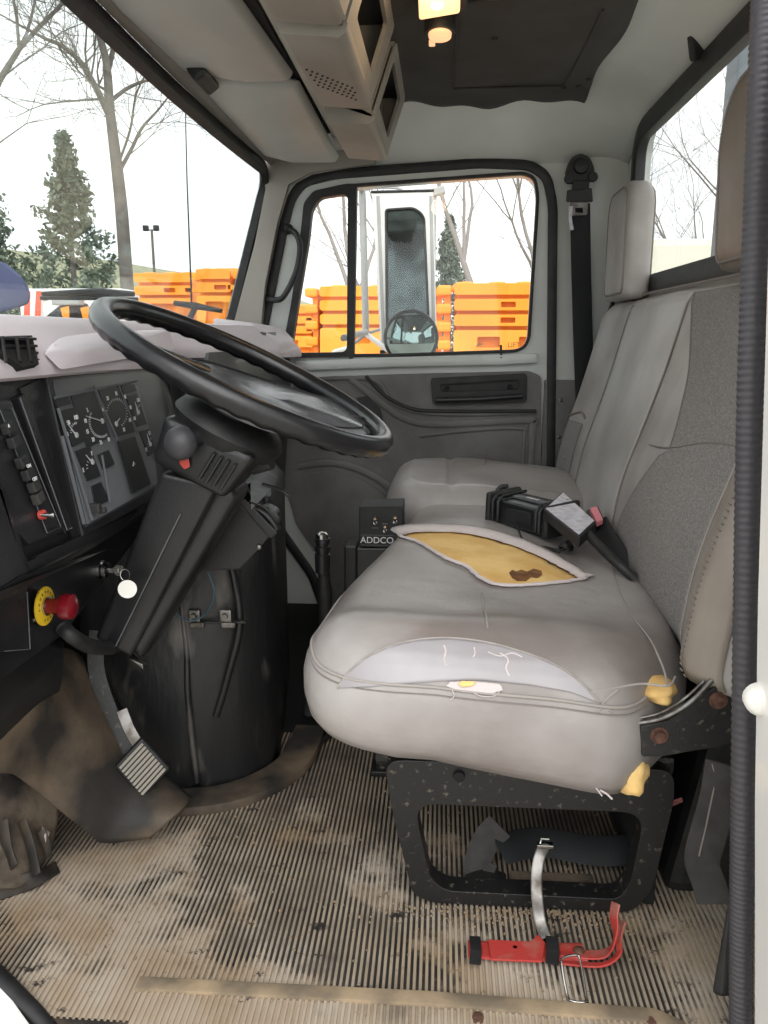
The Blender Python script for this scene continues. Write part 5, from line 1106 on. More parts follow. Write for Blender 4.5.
for a, c in ((375, 522), (395, 521), (385, 530)):
    b = MB(); b.lathe(U(a, c + 1, y=YB), (0, -1, 0), [(0, 0.006), (0.004, 0.006), (0.005, 0.004)], 12); b.tube([U(a, c + 1, y=YB - 0.004), U(a, c - 3, y=YB - 0.018)], [0.0022, 0.0032], seg=8); b.build('toggle_switch', M['chrome'], cb, smooth=40)
FM = lambda a, c, y: frame_M(U(a, c, y=y), (1, 0, 0), (0, -1, 0))
b = MB(); textbm(b, 'ADDCO', 0.0205, FM(377, 540.5, YB - 0.0008)); b.build('maker_name', M['print'], cb)
b = MB(); b.box(U(377, 535.3, y=YB - 0.0005), (0.072, 0.001, 0.0012)); b.box(U(377, 545.2, y=YB - 0.0005), (0.072, 0.001, 0.0012)); b.build('name_rule', M['gaugegrey'], cb)
b = MB(); b.box(U(385, 524, y=YB - 0.0005), (0.012, 0.001, 0.003)); b.box(U(375, 528, y=YB - 0.0005), (0.014, 0.001, 0.002)); b.box(U(375, 517, y=YB - 0.0005), (0.005, 0.001, 0.002)); b.build('switch_print', M['gaugegrey'], cb)
b = MB(); b.hull([U(356, 548, y=YB + 0.01), U(400, 548, y=YB + 0.01), U(356, 640, y=YB + 0.01), U(400, 640, y=YB + 0.01)] + [q_ + Vector((0, 0.08, 0)) for q_ in [U(356, 548, y=YB + 0.01), U(400, 548, y=YB + 0.01), U(356, 640, y=YB + 0.01), U(400, 640, y=YB + 0.01)]], 0.004)
b.build('stand', M['plastic'], cb)
# relay box left of it
b = MB(); f = [U(344, 546, y=1.73), U(356.5, 546, y=1.73), U(356.5, 660, y=1.73), U(344, 660, y=1.73)]; b.hull(f + [q_ + Vector((0, 0.07, 0)) for q_ in f], 0.004); rb = b.build('black_housing', M['plastic']); tag(rb, 'plain narrow black housing left of the control box', 'housing')
# raised passenger footwell behind the lever
b = MB(); b.hull([(-0.30, 1.62, 0.01), (0.02, 1.62, 0.01), (-0.30, 2.40, 0.01), (0.02, 2.40, 0.01), (-0.30, 1.66, 0.06), (0.02, 1.66, 0.06), (-0.30, 2.40, 0.06), (0.02, 2.40, 0.06)], 0.01); fh = b.build('floor_hump', M['cover'], smooth=40); tag(fh, 'black floor hump in the passenger footwell beyond the gear lever', 'floor hump')
b = MB(); b.tube(catmull([U(196, 800, z=0.012), U(240, 790, z=0.014), U(282, 764, z=0.014), U(320, 742, z=0.014), (U(332, 733, z=0.014))], 8), 0.006, seg=8); cbl = b.build('floor_cable', M['rubber'], smooth=60); tag(cbl, 'black cable lying along the foot of the engine cover', 'cable')
# ================================================================== FLOOR MAT
def floorz(x, y): return 0.002 * noise.noise(Vector((x * 5, y * 5, 0)))
b = MB(); P_ = 0.0082; n = int(1.27 / P_); xs0 = -0.75; prof = []
for k in range(n):
    x = xs0 + k * P_
    prof += [(x, 0.0010), (x + P_ * 0.36, 0.0010), (x + P_ * 0.46, 0.0040), (x + P_ * 0.90, 0.0040), (x + P_, 0.0010)]
rows = []
for j in range(31):
    y = 0.81 + (1.56 - 0.81) * j / 30
    rows.append([Vector((x, y, z)) for x, z in prof])
b.grid(rows); fmat = b.build('floor_mat', M['floor']); tag(fmat, 'dusty ribbed black rubber mat covering the cab floor', 'floor mat')
# trim cover of the sill with its own ribs
xa, xb_ = U(140, 1000, z=0.0).x, U(668, 1010, z=0.0).x
b = MB(); prof = []; n = int((xb_ - xa) / P_)
for k in range(n):
    x = xa + k * P_; prof += [(x, 0.003), (x + P_ * 0.40, 0.003), (x + P_ * 0.5, 0.0055), (x + P_ * 0.9, 0.0055), (x + P_, 0.003)]
rows = [[Vector((x, y, z)) for x, z in prof] for y in (0.795, 0.815, 0.84, 0.858)]
b.grid(rows); sm = b.build('step_mat', M['floor']); tag(sm, 'ribbed rubber step strip along the driver door sill', 'mat')
b = MB(); b.tube([Vector((xa - 0.01, 0.866, 0.004)), Vector((0, 0.868, 0.005)), Vector((xb_ - 0.02, 0.862, 0.004)), Vector((xb_ + 0.004, 0.85, 0.004)), Vector((xb_ + 0.012, 0.80, 0.004))], 0.01, seg=10, flat=(0.022, 0.010), up=(0, 0, 1)); b.build('edge_bead', M['bead'], sm, smooth=60)
for a, c in ((478, 1017), (651, 1020)):
    b = MB(); b.lathe(U(a, c, z=0.006), (0, 0, 1), [(-0.003, 0.008), (0.002, 0.007), (0.003, 0.003)], 14); b.build('screw', M['rust'], sm)
b = MB(); b.tube([Vector((-0.62, 0.83, -0.002)), Vector((-0.40, 0.80, -0.002)), Vector((0.4, 0.80, -0.002))], 0.01, seg=8, flat=(0.10, 0.006), up=(0, 0, 1)); b.build('underlay', M['toeboard'], sm)
# dirt crumbs (uncountable)
random.seed(5); b = MB()
for k in range(520):
    if k < 300: x = random.gauss(0.14, 0.12); y = 1.045 - abs(random.gauss(0, 0.02))
    else: x = random.uniform(-0.5, 0.36); y = random.uniform(0.88, 1.4)
    s_ = random.uniform(0.001, 0.0028); t = bmesh.new(); bmesh.ops.create_icosphere(t, subdivisions=1, radius=s_)
    for v in t.verts: v.co = v.co * random.uniform(0.7, 1.2) + Vector((x, y, 0.0045))
    b.merge(t)
dc = b.build('dirt_crumbs', mat('dry_dirt', rgb(132, 114, 92), 0.95)); tag(dc, 'loose dirt and leaf crumbs on the ribbed mat by the seat base', 'dirt', kind='stuff')
# ================================================================== FIRE EXTINGUISHER BRACKET
eb = thing('extinguisher_bracket', 'empty red fire extinguisher bracket on the floor with steel strap', 'bracket', U(550, 950, z=0.004))
Z = 0.010
b = MB(); b.tube([U(468, 949, z=Z), U(500, 951, z=Z), U(540, 952, z=Z), U(585, 952, z=Z)], 0.01, seg=10, flat=(0.034, 0.003), up=(0, 0, 1)); base_ = b.build('base_bar', M['red'], eb, smooth=50)
b = MB(); b.slab([U(488, 941, z=Z + 0.004), U(491, 961, z=Z + 0.004), U(542, 963, z=Z + 0.004), U(545, 944, z=Z + 0.004), U(538, 936, z=Z + 0.004), U(530, 944, z=Z + 0.004)][::-1], 0.003, 0.001); b.build('mounting_plate', M['red'], eb)
hk = catmull([U(560, 952, z=Z), U(590, 955, z=Z + 0.002), U(606, 953, z=Z + 0.010), U(613, 945, z=Z + 0.026), U(615, 932, z=Z + 0.045), U(614, 915, z=Z + 0.065), U(616, 903, z=Z + 0.078)], 8)
b = MB(); b.tube(hk, 0.01, seg=10, flat=(0.020, 0.003), up=(-0.5, 0.2, 0.8)); b.build('hook_arm', M['red'], eb, smooth=50)
b = MB(); b.tube(catmull([U(560, 962, z=Z), U(600, 965, z=Z + 0.002), U(618, 955, z=Z + 0.012), U(619, 940, z=Z + 0.024), U(624, 921, z=Z + 0.045)], 8), 0.004, seg=8, flat=(0.010, 0.003), up=(-0.5, 0.2, 0.8)); b.build('hook_arm', M['red'], eb, smooth=50)
for a in (475, 552):
    b = MB(); b.tube([U(a, 937, z=Z + 0.007), U(a + 1, 951, z=Z + 0.008), U(a, 964, z=Z + 0.005)], 0.01, seg=8, flat=(0.016 if a < 500 else 0.018, 0.003), up=(0, 0, 1)); b.build('rubber_pad', M['rubber'], eb)
for a, c in ((515, 950), (579, 951)):
    b = MB(); b.lathe(U(a, c, z=Z + 0.002), (0, 0, 1), [(0, 0.008), (0.003, 0.007), (0.005, 0.003)], 14); b.build('rivet', M['rust'], eb, smooth=40)
stp = catmull([U(546, 938, z=Z + 0.005), U(540, 920, z=0.028), U(537, 895, z=0.058), U(537, 872, z=0.080), U(540, 856, z=0.098), U(545, 845, z=0.108)], 8)
b = MB(); b.tube(stp, 0.01, seg=10, flat=(0.017, 0.0016), up=(0, -0.8, 0.5)); b.build('steel_strap', M['steel'], eb, smooth=50)
b = MB(); c = U(545, 845, z=0.110); b.box(c, (0.024, 0.010, 0.005), bev=0.001); b.tube([c + Vector((-0.008, 0, 0.0)), c + Vector((-0.006, 0.004, 0.008)), c + Vector((0.006, 0.004, 0.008))], 0.002, seg=6); b.build('strap_catch', M['chrome'], eb)
wl_ = catmull([U(563, 958, z=0.03), U(576, 955, z=0.03), U(580, 960, z=0.026), U(586, 996, z=0.008), U(584, 1002, z=0.007), U(572, 1001, z=0.007), U(567, 994, z=0.008), U(562, 966, z=0.026)], 6, closed=True)
b = MB(); b.tube(wl_, 0.0016, closed=True, seg=8); b.build('wire_bail', M['chrome'], eb, smooth=60)
# belts under and beside the seat
fb = thing('loose_seat_belt', 'black seat belt with its buckle lying on the floor under the seat', 'seat belt', U(490, 870, z=0.01))
b = MB(); b.tube(catmull([U(500, 826, z=0.09), U(488, 838, z=0.07), U(480, 855, z=0.045), U(478, 872, z=0.02), U(492, 880, z=0.014)], 8), 0.01, seg=8, flat=(0.046, 0.003), up=(0.3, -0.8, 0.5)); b.build('webbing', M['beltgrey'], fb, smooth=60)
b = MB(); b.hull([U(462, 872, z=0.012), U(488, 890, z=0.012), U(506, 884, z=0.012), U(508, 872, z=0.02), U(480, 866, z=0.02), U(466, 880, z=0.03), U(500, 884, z=0.03)], 0.004); b.build('buckle', M['rubber'], fb)
b = MB(); b.tube(catmull([U(500, 850, z=0.06), U(540, 842, z=0.05), U(590, 850, z=0.04), U(630, 850, z=0.04)], 8), 0.01, seg=8, flat=(0.05, 0.004), up=(0, -0.5, 0.85)); b.build('belt_run', M['belt'], fb, smooth=60)
b = MB(); b.slab([U(504, 880, z=0.008), U(504, 876, z=0.010), U(602, 878, z=0.010), U(604, 888, z=0.008), U(520, 896, z=0.008)], 0.003) if False else b.box(U(553, 884, z=0.008), (0.13, 0.05, 0.006), bev=0.002); fp = b.build('floor_plate', M['rag']); tag(fp, 'flat dusty plate lying inside the seat base frame', 'plate')
hb_ = thing('hanging_belt_strap', 'grey dusty belt webbing hanging behind the seat base by the door', 'strap', U(705, 860, y=0.95))
b = MB(); b.tube(catmull([U(724, 764, y=0.93), U(718, 800, y=0.935), U(708, 835, y=0.94), U(702, 862, y=0.945), U(709, 884, y=0.935), U(714, 904, y=0.925)], 8), 0.01, seg=8, flat=(0.044, 0.003), up=(-0.4, -0.9, 0.1)); b.build('webbing', M['beltgrey'], hb_, smooth=60)
b = MB(); b.tube([U(712, 764, y=0.935), U(716, 778, y=0.935), U(706, 826, y=0.94), U(699, 856, y=0.944)], 0.0012, seg=5); b.build('selvedge', M['seam'], hb_)
b = MB(); b.hull([U(732, 880, y=0.87), U(738, 880, y=0.87), U(712, 992, y=0.85), U(722, 996, y=0.84), U(734, 996, y=0.84), U(734, 880, y=0.89), U(718, 996, y=0.87)], 0.003); pf = b.build('rubber_flap', M['rubber']); tag(pf, 'black rubber flap standing by the door seal at the lower right', 'flap')
b = MB(); b.hull([U(668, 802, y=1.05), U(682, 797, y=1.05), U(683, 802, y=1.05), U(669, 808, y=1.05), U(670, 804, y=1.07), U(683, 800, y=1.07)], 0.001); rl = b.build('reflector', mat('dull_red_reflector', rgb(110, 62, 60), 0.5)); tag(rl, 'small dull red tab in the shadow behind the seat base', 'tab')
# dark parts bin behind the seat base
b = MB(); b.hull([(0.36, 1.10, 0.0), (0.515, 1.10, 0.0), (0.36, 2.3, 0.0), (0.515, 2.3, 0.0), (0.42, 1.10, 0.36), (0.515, 1.10, 0.36), (0.42, 2.3, 0.36), (0.515, 2.3, 0.36)], 0.02); rbx = b.build('rear_box', M['rubber']); tag(rbx, 'dark box filling the space behind the bench seat base', 'box')
# ================================================================== THINGS ON THE SEAT
hx = thing('black_case_device', 'black ribbed plastic device lying on the seat beyond the tear', 'device', U(512, 525, z=0.465))
SO = U(488, 518, z=0.472); e1 = (U(543, 534, z=0.472) - SO); 
e1n = e1.normalized(); e3 = Vector((0, 0, 1)); e2 = e3.cross(e1n).normalized()
if e2.y < 0: e2 = -e2
Lx = e1.length
def D(u, v, w): return SO + e1n * (u * Lx) + e2 * v + e3 * w
b = MB(); b.hull([D(0, 0, -0.005), D(1, 0, -0.005), D(0, 0.085, -0.005), D(1, 0.085, -0.005), D(0, 0.004, 0.045), D(1, 0.004, 0.045), D(0, 0.08, 0.05), D(1, 0.08, 0.05)], 0.006, 3); bd = b.build('body', M['plastic'], hx, smooth=40)
for u in (-0.04, 1.0):
    b = MB(); b.hull([D(u, -0.006, -0.008), D(u + 0.08, -0.006, -0.008), D(u, 0.09, -0.008), D(u + 0.08, 0.09, -0.008), D(u, -0.004, 0.056), D(u + 0.08, -0.004, 0.056), D(u, 0.088, 0.060), D(u + 0.08, 0.088, 0.060)], 0.007, 3); b.build('end_guard', M['rubber'], hx, smooth=40)
b = MB(); b.tube(catmull([D(-0.05, 0.02, 0.0), D(-0.14, 0.03, 0.02), D(-0.14, 0.05, 0.055), D(-0.05, 0.06, 0.06)], 6), 0.006, seg=10); b.build('loop_handle', M['rubber'], hx, smooth=60)
for u in (0.10, 0.20, 0.88, 0.94):
    b = MB(); b.tube([D(u, -0.002, 0.0), D(u, -0.002, 0.042), D(u, 0.01, 0.052), D(u, 0.075, 0.056)], 0.0035, seg=8); b.build('rib', M['rubber'], hx, smooth=50)
b = MB(); b.hull([D(0.34, -0.003, 0.008), D(0.80, -0.003, 0.008), D(0.80, -0.003, 0.034), D(0.34, -0.003, 0.034), D(0.34, 0.01, 0.008), D(0.8, 0.01, 0.034)], 0.002); b.build('side_panel', M['gauge'], hx)
b = MB(); b.hull([D(0.25, 0.03, 0.048), D(0.88, 0.03, 0.048), D(0.25, 0.046, 0.049), D(0.88, 0.046, 0.049), D(0.25, 0.03, 0.0525), D(0.88, 0.046, 0.0535), D(0.88, 0.03, 0.0525), D(0.25, 0.046, 0.0535)], 0.0005); lb = b.build('print_strip', M['gaugegrey'], hx)
b = MB(); textbm(b, 'IIIIIIIIIIIII', 0.011, frame_M(D(0.56, 0.038, 0.0538), e1n, e3), 0.0002); b.build('strip_print', M['print'], lb)
b = MB(); cord = [D(0.55, -0.003, 0.01), U(525, 543, z=0.46), U(545, 547, z=0.458), U(562, 550, z=0.458), U(568, 545, z=0.462)]; b.tube(catmull(cord, 8), 0.0022, seg=8); b.tube(catmull([U(492, 524, z=0.458), U(500, 537, z=0.457), U(520, 546, z=0.457), U(545, 549, z=0.457), U(560, 552, z=0.457)], 8), 0.0022, seg=8); b.build('cord', M['rubber'], hx, smooth=60)
b = MB(); c = U(566, 547, z=0.464)
for r in range(3): b.tube([c + Vector((math.cos(a) * (0.012 - 0.002 * r), math.sin(a) * (0.012), 0.003 * r + 0.004 * math.sin(a * 2))) for a in [k * 0.5236 for k in range(12)]], 0.0025, closed=True, seg=6)
b.build('knotted_cord', M['rubber'], hx, smooth=60)
# belt buckle with grey sticker, and the pink-button buckle with its stalk
k1 = thing('belt_buckle', 'belt buckle with a large grey sticker lying across the seat', 'belt buckle', U(570, 520, z=0.49))
st_ = [U(546, 509, z=0.525), U(579, 535, z=0.508), (U(594, 521, z=0.515)), U(563, 493, z=0.535)]
b = MB(); nn = (st_[1] - st_[0]).cross(st_[3] - st_[0]).normalized(); nn = nn if nn.z > 0 else -nn
ordp = st_ if (st_[1] - st_[0]).cross(st_[2] - st_[1]).dot(nn) > 0 else st_[::-1]
cc = sum(st_, Vector()) / 4; b.slab([cc + (q_ - cc) * 1.10 for q_ in ordp], 0.022, 0.004, 3); b.build('buckle_body', M['rubber'], k1, smooth=40)
b = MB(); b.slab([q_ + nn * 0.0012 for q_ in ordp], 0.001); b.build('grey_sticker', M['labelgrey'], k1)
b = MB(); b.tube(catmull([U(588, 534, z=0.500), U(602, 549, z=0.482), U(618, 564, z=0.470), U(634, 578, z=0.45)], 6), 0.0085, seg=12); b.build('buckle_stalk', M['rubber'], k1, smooth=60)
k2 = thing('belt_buckle', 'belt buckle with a pink release button tucked against the backrest', 'belt buckle', U(600, 520, z=0.48))
b = MB(); b.hull([U(586, 510, z=0.50), U(598, 505, z=0.51), U(604, 518, z=0.50), U(596, 526, z=0.49)] + [q_ - Vector((0, 0, 0.03)) for q_ in [U(586, 510, z=0.50), U(598, 505, z=0.51), U(604, 518, z=0.50), U(596, 526, z=0.49)]], 0.003); b.build('buckle_body', M['rubber'], k2)
b = MB(); b.hull([U(590, 508, z=0.512), U(597, 506, z=0.514), U(603, 519, z=0.505), U(597, 522, z=0.503)] + [q_ - Vector((0, 0, 0.01)) for q_ in [U(590, 508, z=0.512), U(597, 506, z=0.514), U(603, 519, z=0.505), U(597, 522, z=0.503)]], 0.001); b.build('release_button', M['pink'], k2)
b = MB(); b.tube(catmull([U(600, 522, z=0.49), U(606, 535, z=0.478), U(618, 553, z=0.464), U(632, 572, z=0.44)], 6), 0.01, seg=10, flat=(0.034, 0.010), up=(-0.6, 0, 0.8)); b.build('webbing_sleeve', M['belt'], k2, smooth=60)
# ================================================================== OUTSIDE
GZ = -1.1
b = MB(); b.box((0, 40, GZ - 0.05), (220, 220, 0.1)); gr = b.build('ground', M['asphalt']); tag(gr, 'asphalt yard outside the cab, paled to bounce light into it', kind='structure')
b = MB(); rows = []
for i in range(41):
    a = i / 40; x = -110 + 110 * a; hgt = 8.2 * math.exp(-((x + 40) / 40) ** 2) * min(1, -x / 14) ** 0.5 + 0.3
    rows.append([Vector((x, 62 + 26 * math.sin(math.pi * j / 12 - math.pi / 2), GZ + hgt * math.sin(math.pi * j / 12) ** 0.9 + 0.15 * noise.noise(Vector((x * 0.3, j, 0))))) for j in range(13)])
b.grid(rows); hi = b.build('grass_hill', M['grass'], smooth=80); tag(hi, 'low grassy winter hill beyond the yard', kind='structure')
# water-filled barriers
def barrier(px0, px1, py_top, y, label, group, ends=(True, False), rails=3, text=False):
    pA = U(px0, py_top, y=y); pB = U(px1, py_top, y=y); x0, x1, zt = pA.x, pB.x, (pA.z + pB.z) / 2
    L = x1 - x0; Hh = zt - GZ; per = 0.105; dep = 0.5
    t = thing('water_barrier', label, 'barrier', ((x0 + x1) / 2, y, GZ), group)
    b = MB(); b.box(((x0 + x1) / 2, y + 0.05 + dep / 2, GZ + Hh / 2 - 0.02), (L - 0.06, dep - 0.04, Hh - 0.04), bev=0.03)
    for k in range(2 if Hh > 1.4 else 1):
        zb_ = zt - 1.22 * k
        for r in range(rails):
            z0 = zb_ - 0.085 * r * 1.35
            sl_ = [rrect(x0 + L * f, z0 - 0.062, x0 + L * f + 0.11, z0 - 0.022, 0.008, 2) for f in (0.52, 0.87)] if r > 0 else []
            b.plate(rrect(x0 + 0.02, z0 - 0.085, x1 - 0.02, z0, 0.02, 3), sl_, lambda u, v, w: Vector((u, y + w, v)), 0.05)
        z1 = zb_ - 0.085 * rails * 1.35
        sl2 = [rrect(x0 + L * f, z1 - 0.13, x0 + L * f + 0.17, z1 - 0.05, 0.01, 2) for f in (0.28, 0.72)]
        b.plate(rrect(x0 + 0.02, max(GZ + 0.02, zb_ - 1.15), x1 - 0.02, z1, 0.02, 3), sl2, lambda u, v, w: Vector((u, y - 0.10 * (z1 - v) / 0.7 + w, v)), 0.05)
    b.build('barrier_shell', M['orange'], t, bevel=0.008)
    for e, sgn in ((x0, -1), (x1, 1)):
        if not ends[0 if sgn < 0 else 1]: continue
        b = MB(); b.box((e + sgn * 0.03, y + 0.25, GZ + Hh / 2 - 0.03), (0.05, 0.36, Hh - 0.1), bev=0.01)
        for k in range(int(Hh / 0.135)):
            b.box((e + sgn * 0.055, y + 0.20, zt - 0.05 - 0.135 * k), (0.11, 0.40, 0.075), bev=0.02)
        b.build('interlock_knuckle', M['orange'], t)
    for f in (0.15, 0.5, 0.8):
        b = MB(); b.lathe((x0 + L * f, y + 0.28, zt - 0.05), (0, 0, 1), [(0, 0.11), (0.05, 0.10), (0.075, 0.06), (0.08, 0.005)], 16); b.build('filler_cap', M['orange'], t, smooth=50)
    if text:
        b = MB(); q = Vector((x0 + L * 0.66, y - 0.075, zt - 0.085 * rails * 1.35 - 0.11))
        textbm(b, 'LIFT', 0.052, frame_M(q, (1, 0, 0), (0, -1, 0.1)), 0.004); textbm(b, 'HERE', 0.052, frame_M(q - Vector((0, 0.008, 0.085)), (1, 0, 0), (0, -1, 0.1)), 0.004)
        for sx in (-0.26, 0.26):
            for dz in (0, -0.085): b.hull([q + Vector((sx - 0.03, 0, dz - 0.015)), q + Vector((sx + 0.03, 0, dz + 0.005)), q + Vector((sx, 0, dz + 0.02)), q + Vector((sx, 0.01, dz))])
        b.build('printed_marking', M['inkprint'], t)
    return t
GB = 'stacked orange water-filled barriers'
barrier(452, 548, 283, 6.2, 'orange water-filled barrier stack at the right of the passenger window', GB, (True, False), 3, True)
barrier(317, 436, 286, 6.9, 'orange water-filled barrier stack behind the tall side mirror', GB, (True, True))
barrier(258, 313, 306, 9.5, 'lower, farther orange barrier seen through the vent window', GB, (False, True), 3)
barrier(131, 192, 273, 7.6, 'orange barrier seen through the windshield beside the bare tree trunk', GB, (False, False), 2)
barrier(193, 232, 269, 7.2, 'orange barrier with knuckled end nearest the windshield pillar', GB, (False, True), 2)
# trees
M['bark2'] = mat('pale_bark', rgb(142, 134, 128), 0.9)
def bare_tree(x, y, h, seed, label, r0=0.2, lean=(0, 0), fork=0.42, depth=6, m='bark', group=None, spread=0.55, name='bare_tree', multi=1, base=None):
    random.seed(seed); t = thing(name, label, 'tree', (x, y, GZ), group); b = MB(); tw = MB()
    def seg(p, d, ln, r, lev):
        n = 5 if lev < 3 else 3; pts = [p]; q = p; dd = d.copy()
        for k in range(n):
            dd = (dd + Vector((random.gauss(0, 0.11), random.gauss(0, 0.11), 0.03 if lev else 0.0))).normalized(); q = q + dd * (ln / n); pts.append(q)
        r1 = r * (0.72 if lev == 0 else 0.55)
        (b if lev < 3 else tw).tube(pts, [r + (r1 - r) * i / n for i in range(n + 1)], seg=7 if lev < 2 else (5 if lev < 3 else 3), cap=False)
        if lev >= depth: return
        nb = 3 if lev < 2 else (3 if random.random() < 0.85 else 2)
        for k in range(nb):
            az = random.uniform(0, 6.283); sp_ = spread * random.uniform(0.6, 1.3) * (0.25 if (k == 0 and lev < 3) else 1)
            a = Vector((math.cos(az), math.sin(az), 0)); nd = (dd * math.cos(sp_) + (a - dd * a.dot(dd)).normalized() * math.sin(sp_)).normalized()
            seg(q, nd, ln * random.uniform(0.60, 0.86), r1 * (0.9 if k == 0 else 0.68), lev + 1)
        if lev >= 1:
            for k in range(2):
                i = random.randint(1, n); az = random.uniform(0, 6.283); a = Vector((math.cos(az), math.sin(az), 0.3)).normalized()
                seg(pts[i], (dd * 0.6 + a * 0.8).normalized(), ln * 0.5, r1 * 0.45, max(lev + 2, 4) if lev + 2 <= depth else depth)
    for m_ in range(multi):
        d0 = Vector((lean[0] + (random.uniform(-0.3, 0.3) if multi > 1 else 0), lean[1] + (random.uniform(-0.3, 0.3) if multi > 1 else 0), 1)).normalized()
        seg(Vector((x, y, GZ - 0.1)), d0, h * fork, r0, 0)
    b.build('trunk', M[m], t, smooth=60); tw.build('twigs', M[m], t); return t
def evergreen(x, y, h, rad, seed, label):
    random.seed(seed); t = thing('evergreen_tree', label, 'tree', (x, y, GZ)); b = MB(); b.tube([(x, y, GZ - 0.1), (x, y, GZ + h * 0.93)], [0.12, 0.02], seg=7); b.build('trunk', M['bark'], t)
    b = MB(); vs = []; fs = []
    for c_ in range(190):
        u = (c_ / 190) ** 0.85; z = GZ + h * (0.08 + 0.90 * u); az = c_ * 2.4 + random.uniform(-0.5, 0.5)
        env = rad * min(1.0, (1 - u) * 1.7) ** 0.9 * random.uniform(0.35, 1.1); cc = Vector((x + env * math.cos(az), y + env * math.sin(az), z - 0.15 * env)); cr = (0.10 + 0.24 * (1 - u)) * h / 6 * random.uniform(0.7, 1.2)
        for k in range(48):
            d = Vector((random.gauss(0, 1), random.gauss(0, 1), random.gauss(0, 0.6))); c = cc + d * cr * 0.55; s_ = random.uniform(0.03, 0.08) * h / 6
            d1 = Vector((random.gauss(0, 1), random.gauss(0, 1), random.gauss(0, 1))).normalized() * s_ * 1.4; d2 = Vector((random.gauss(0, 1), random.gauss(0, 1), random.gauss(0, 1))).normalized() * s_ * 0.7
            i0 = len(vs); vs += [c - d2, c + d1, c + d2, c - d1 * 0.6]; fs.append([i0, i0 + 1, i0 + 2, i0 + 3])
    b.add(vs, fs); b.build('foliage', M['leaf'], t); return t
def gx(px, y): return U(px, 300, y=y).x
def limb_tree(y, limbs, label, m='bark', seed=1, tw_n=5):
    """tree whose main limbs follow given courses; twigs grow from them at random"""
    random.seed(seed); base = U(limbs[0][0][0], limbs[0][0][1], y=y); t = thing('bare_tree', label, 'tree', (base.x, y, GZ)); b = MB(); tw = MB()
    def twig(p, d, ln, r, lev):
        pts = [p]; q = p; dd = d.copy()
        for k in range(4): dd = (dd + Vector((random.gauss(0, 0.16), random.gauss(0, 0.16), random.gauss(0.03, 0.12)))).normalized(); q = q + dd * ln / 4; pts.append(q)
        tw.tube(pts, [r * (1 - 0.16 * i) for i in range(5)], seg=4 if r > 0.02 else 3, cap=False)
        if lev <= 0: return
        for i in (1, 2, 3, 4):
            for _ in range(1 if i < 4 else 2):
                a = Vector((random.gauss(0, 1), random.gauss(0, 1), random.gauss(0.2, 0.8))).normalized(); twig(pts[i], (dd + a * 0.8).normalized(), ln * random.uniform(0.45, 0.7), r * 0.5, lev - 1)
    for li, L in enumerate(limbs):
        P = [U(a, c, y=y + dy) for a, c, _, dy in L]
        if li == 0: P[0].z = GZ - 0.1
        C_ = catmull(P, 6); L = [(q_[0], q_[1], q_[2] * 0.62, q_[3]) for q_ in L]; rr_ = []
        for i in range(len(C_)):
            f = i / 6; k = min(int(f), len(L) - 2); rr_.append(L[k][2] + (L[k + 1][2] - L[k][2]) * (f - k))
        b.tube(C_, rr_, seg=9, cap=False)
        for i in range(4 if li else 14, len(C_)):
            if random.random() < tw_n / 10:
                d = (C_[min(i + 1, len(C_) - 1)] - C_[i - 1]).normalized(); a = Vector((random.gauss(0, 1), random.gauss(0, 1), random.gauss(0.3, 0.6))).normalized()
                twig(C_[i], (d * 0.6 + a * 0.8).normalized(), random.uniform(0.9, 1.8), min(0.03, rr_[i] * 0.4), 3 if random.random() < 0.5 else 2)
        d = (C_[-1] - C_[-3]).normalized(); twig(C_[-1], d, 1.8, rr_[-1], 3)
    b.build('trunk', M[m], t, smooth=60); tw.build('twigs', M[m], t); return t
limb_tree(17, [[(128, 300, 0.25, 0), (124, 240, 0.22, 0), (118, 175, 0.20, 0), (110, 110, 0.16, 0), (106, 60, 0.12, 0), (92, 10, 0.09, 0.3), (84, -60, 0.05, 0.5)],
    [(110, 118, 0.11, 0), (96, 88, 0.10, -0.3), (80, 62, 0.085, -0.6), (62, 46, 0.07, -0.8), (44, 38, 0.05, -1.0), (10, 20, 0.03, -1.2)],
    [(107, 75, 0.09, 0), (114, 40, 0.075, 0.4), (108, 5, 0.06, 0.6), (118, -50, 0.04, 0.8)],
    [(119, 172, 0.07, 0), (132, 148, 0.06, 0.3), (142, 128, 0.05, 0.4), (158, 110, 0.035, 0.6), (172, 92, 0.02, 0.7)],
    [(112, 100, 0.07, 0), (128, 88, 0.06, 0.5), (150, 80, 0.045, 0.8), (176, 82, 0.03, 1.0)],
    [(118, 165, 0.045, 0), (130, 130, 0.04, -0.4), (136, 95, 0.03, -0.6), (148, 70, 0.02, -0.8)]],
    'tall bare tree with the thickest trunk, right of the windshield evergreen', seed=5)
evergreen(gx(76, 19), 19, 6.6, 1.15, 3, 'large evergreen left of the tall forked bare tree')
evergreen(gx(-8, 21), 21, 7.0, 1.0, 8, 'evergreen cut by the left edge of the picture')
bare_tree(gx(16, 18), 18, 10, 33, 'slender bare tree between the two windshield evergreens', 0.12, (0, 0), 0.4, 5)
bare_tree(gx(-30, 17), 17, 13, 12, 'bare tree outside the left edge whose twigs hang into the upper left corner', 0.2, (0.08, 0), 0.36, 6)
bare_tree(gx(326, 17), 17, 7.0, 51, 'bare spreading tree seen through the vent window', 0.12, (0, 0), 0.42, 5, 'bark2')
evergreen(gx(449, 24), 24, 5.4, 0.75, 14, 'small evergreen between the side mirror and the right barrier stack')
bare_tree(gx(497, 19), 19, 9.5, 61, 'thin bare tree above the right barrier stack', 0.10, (0, 0), 0.40, 5, 'bark2')
bare_tree(gx(524, 20), 20, 8, 72, 'thin bare tree beside the rear edge of the passenger window', 0.09, (0, 0), 0.4, 5, 'bark2')
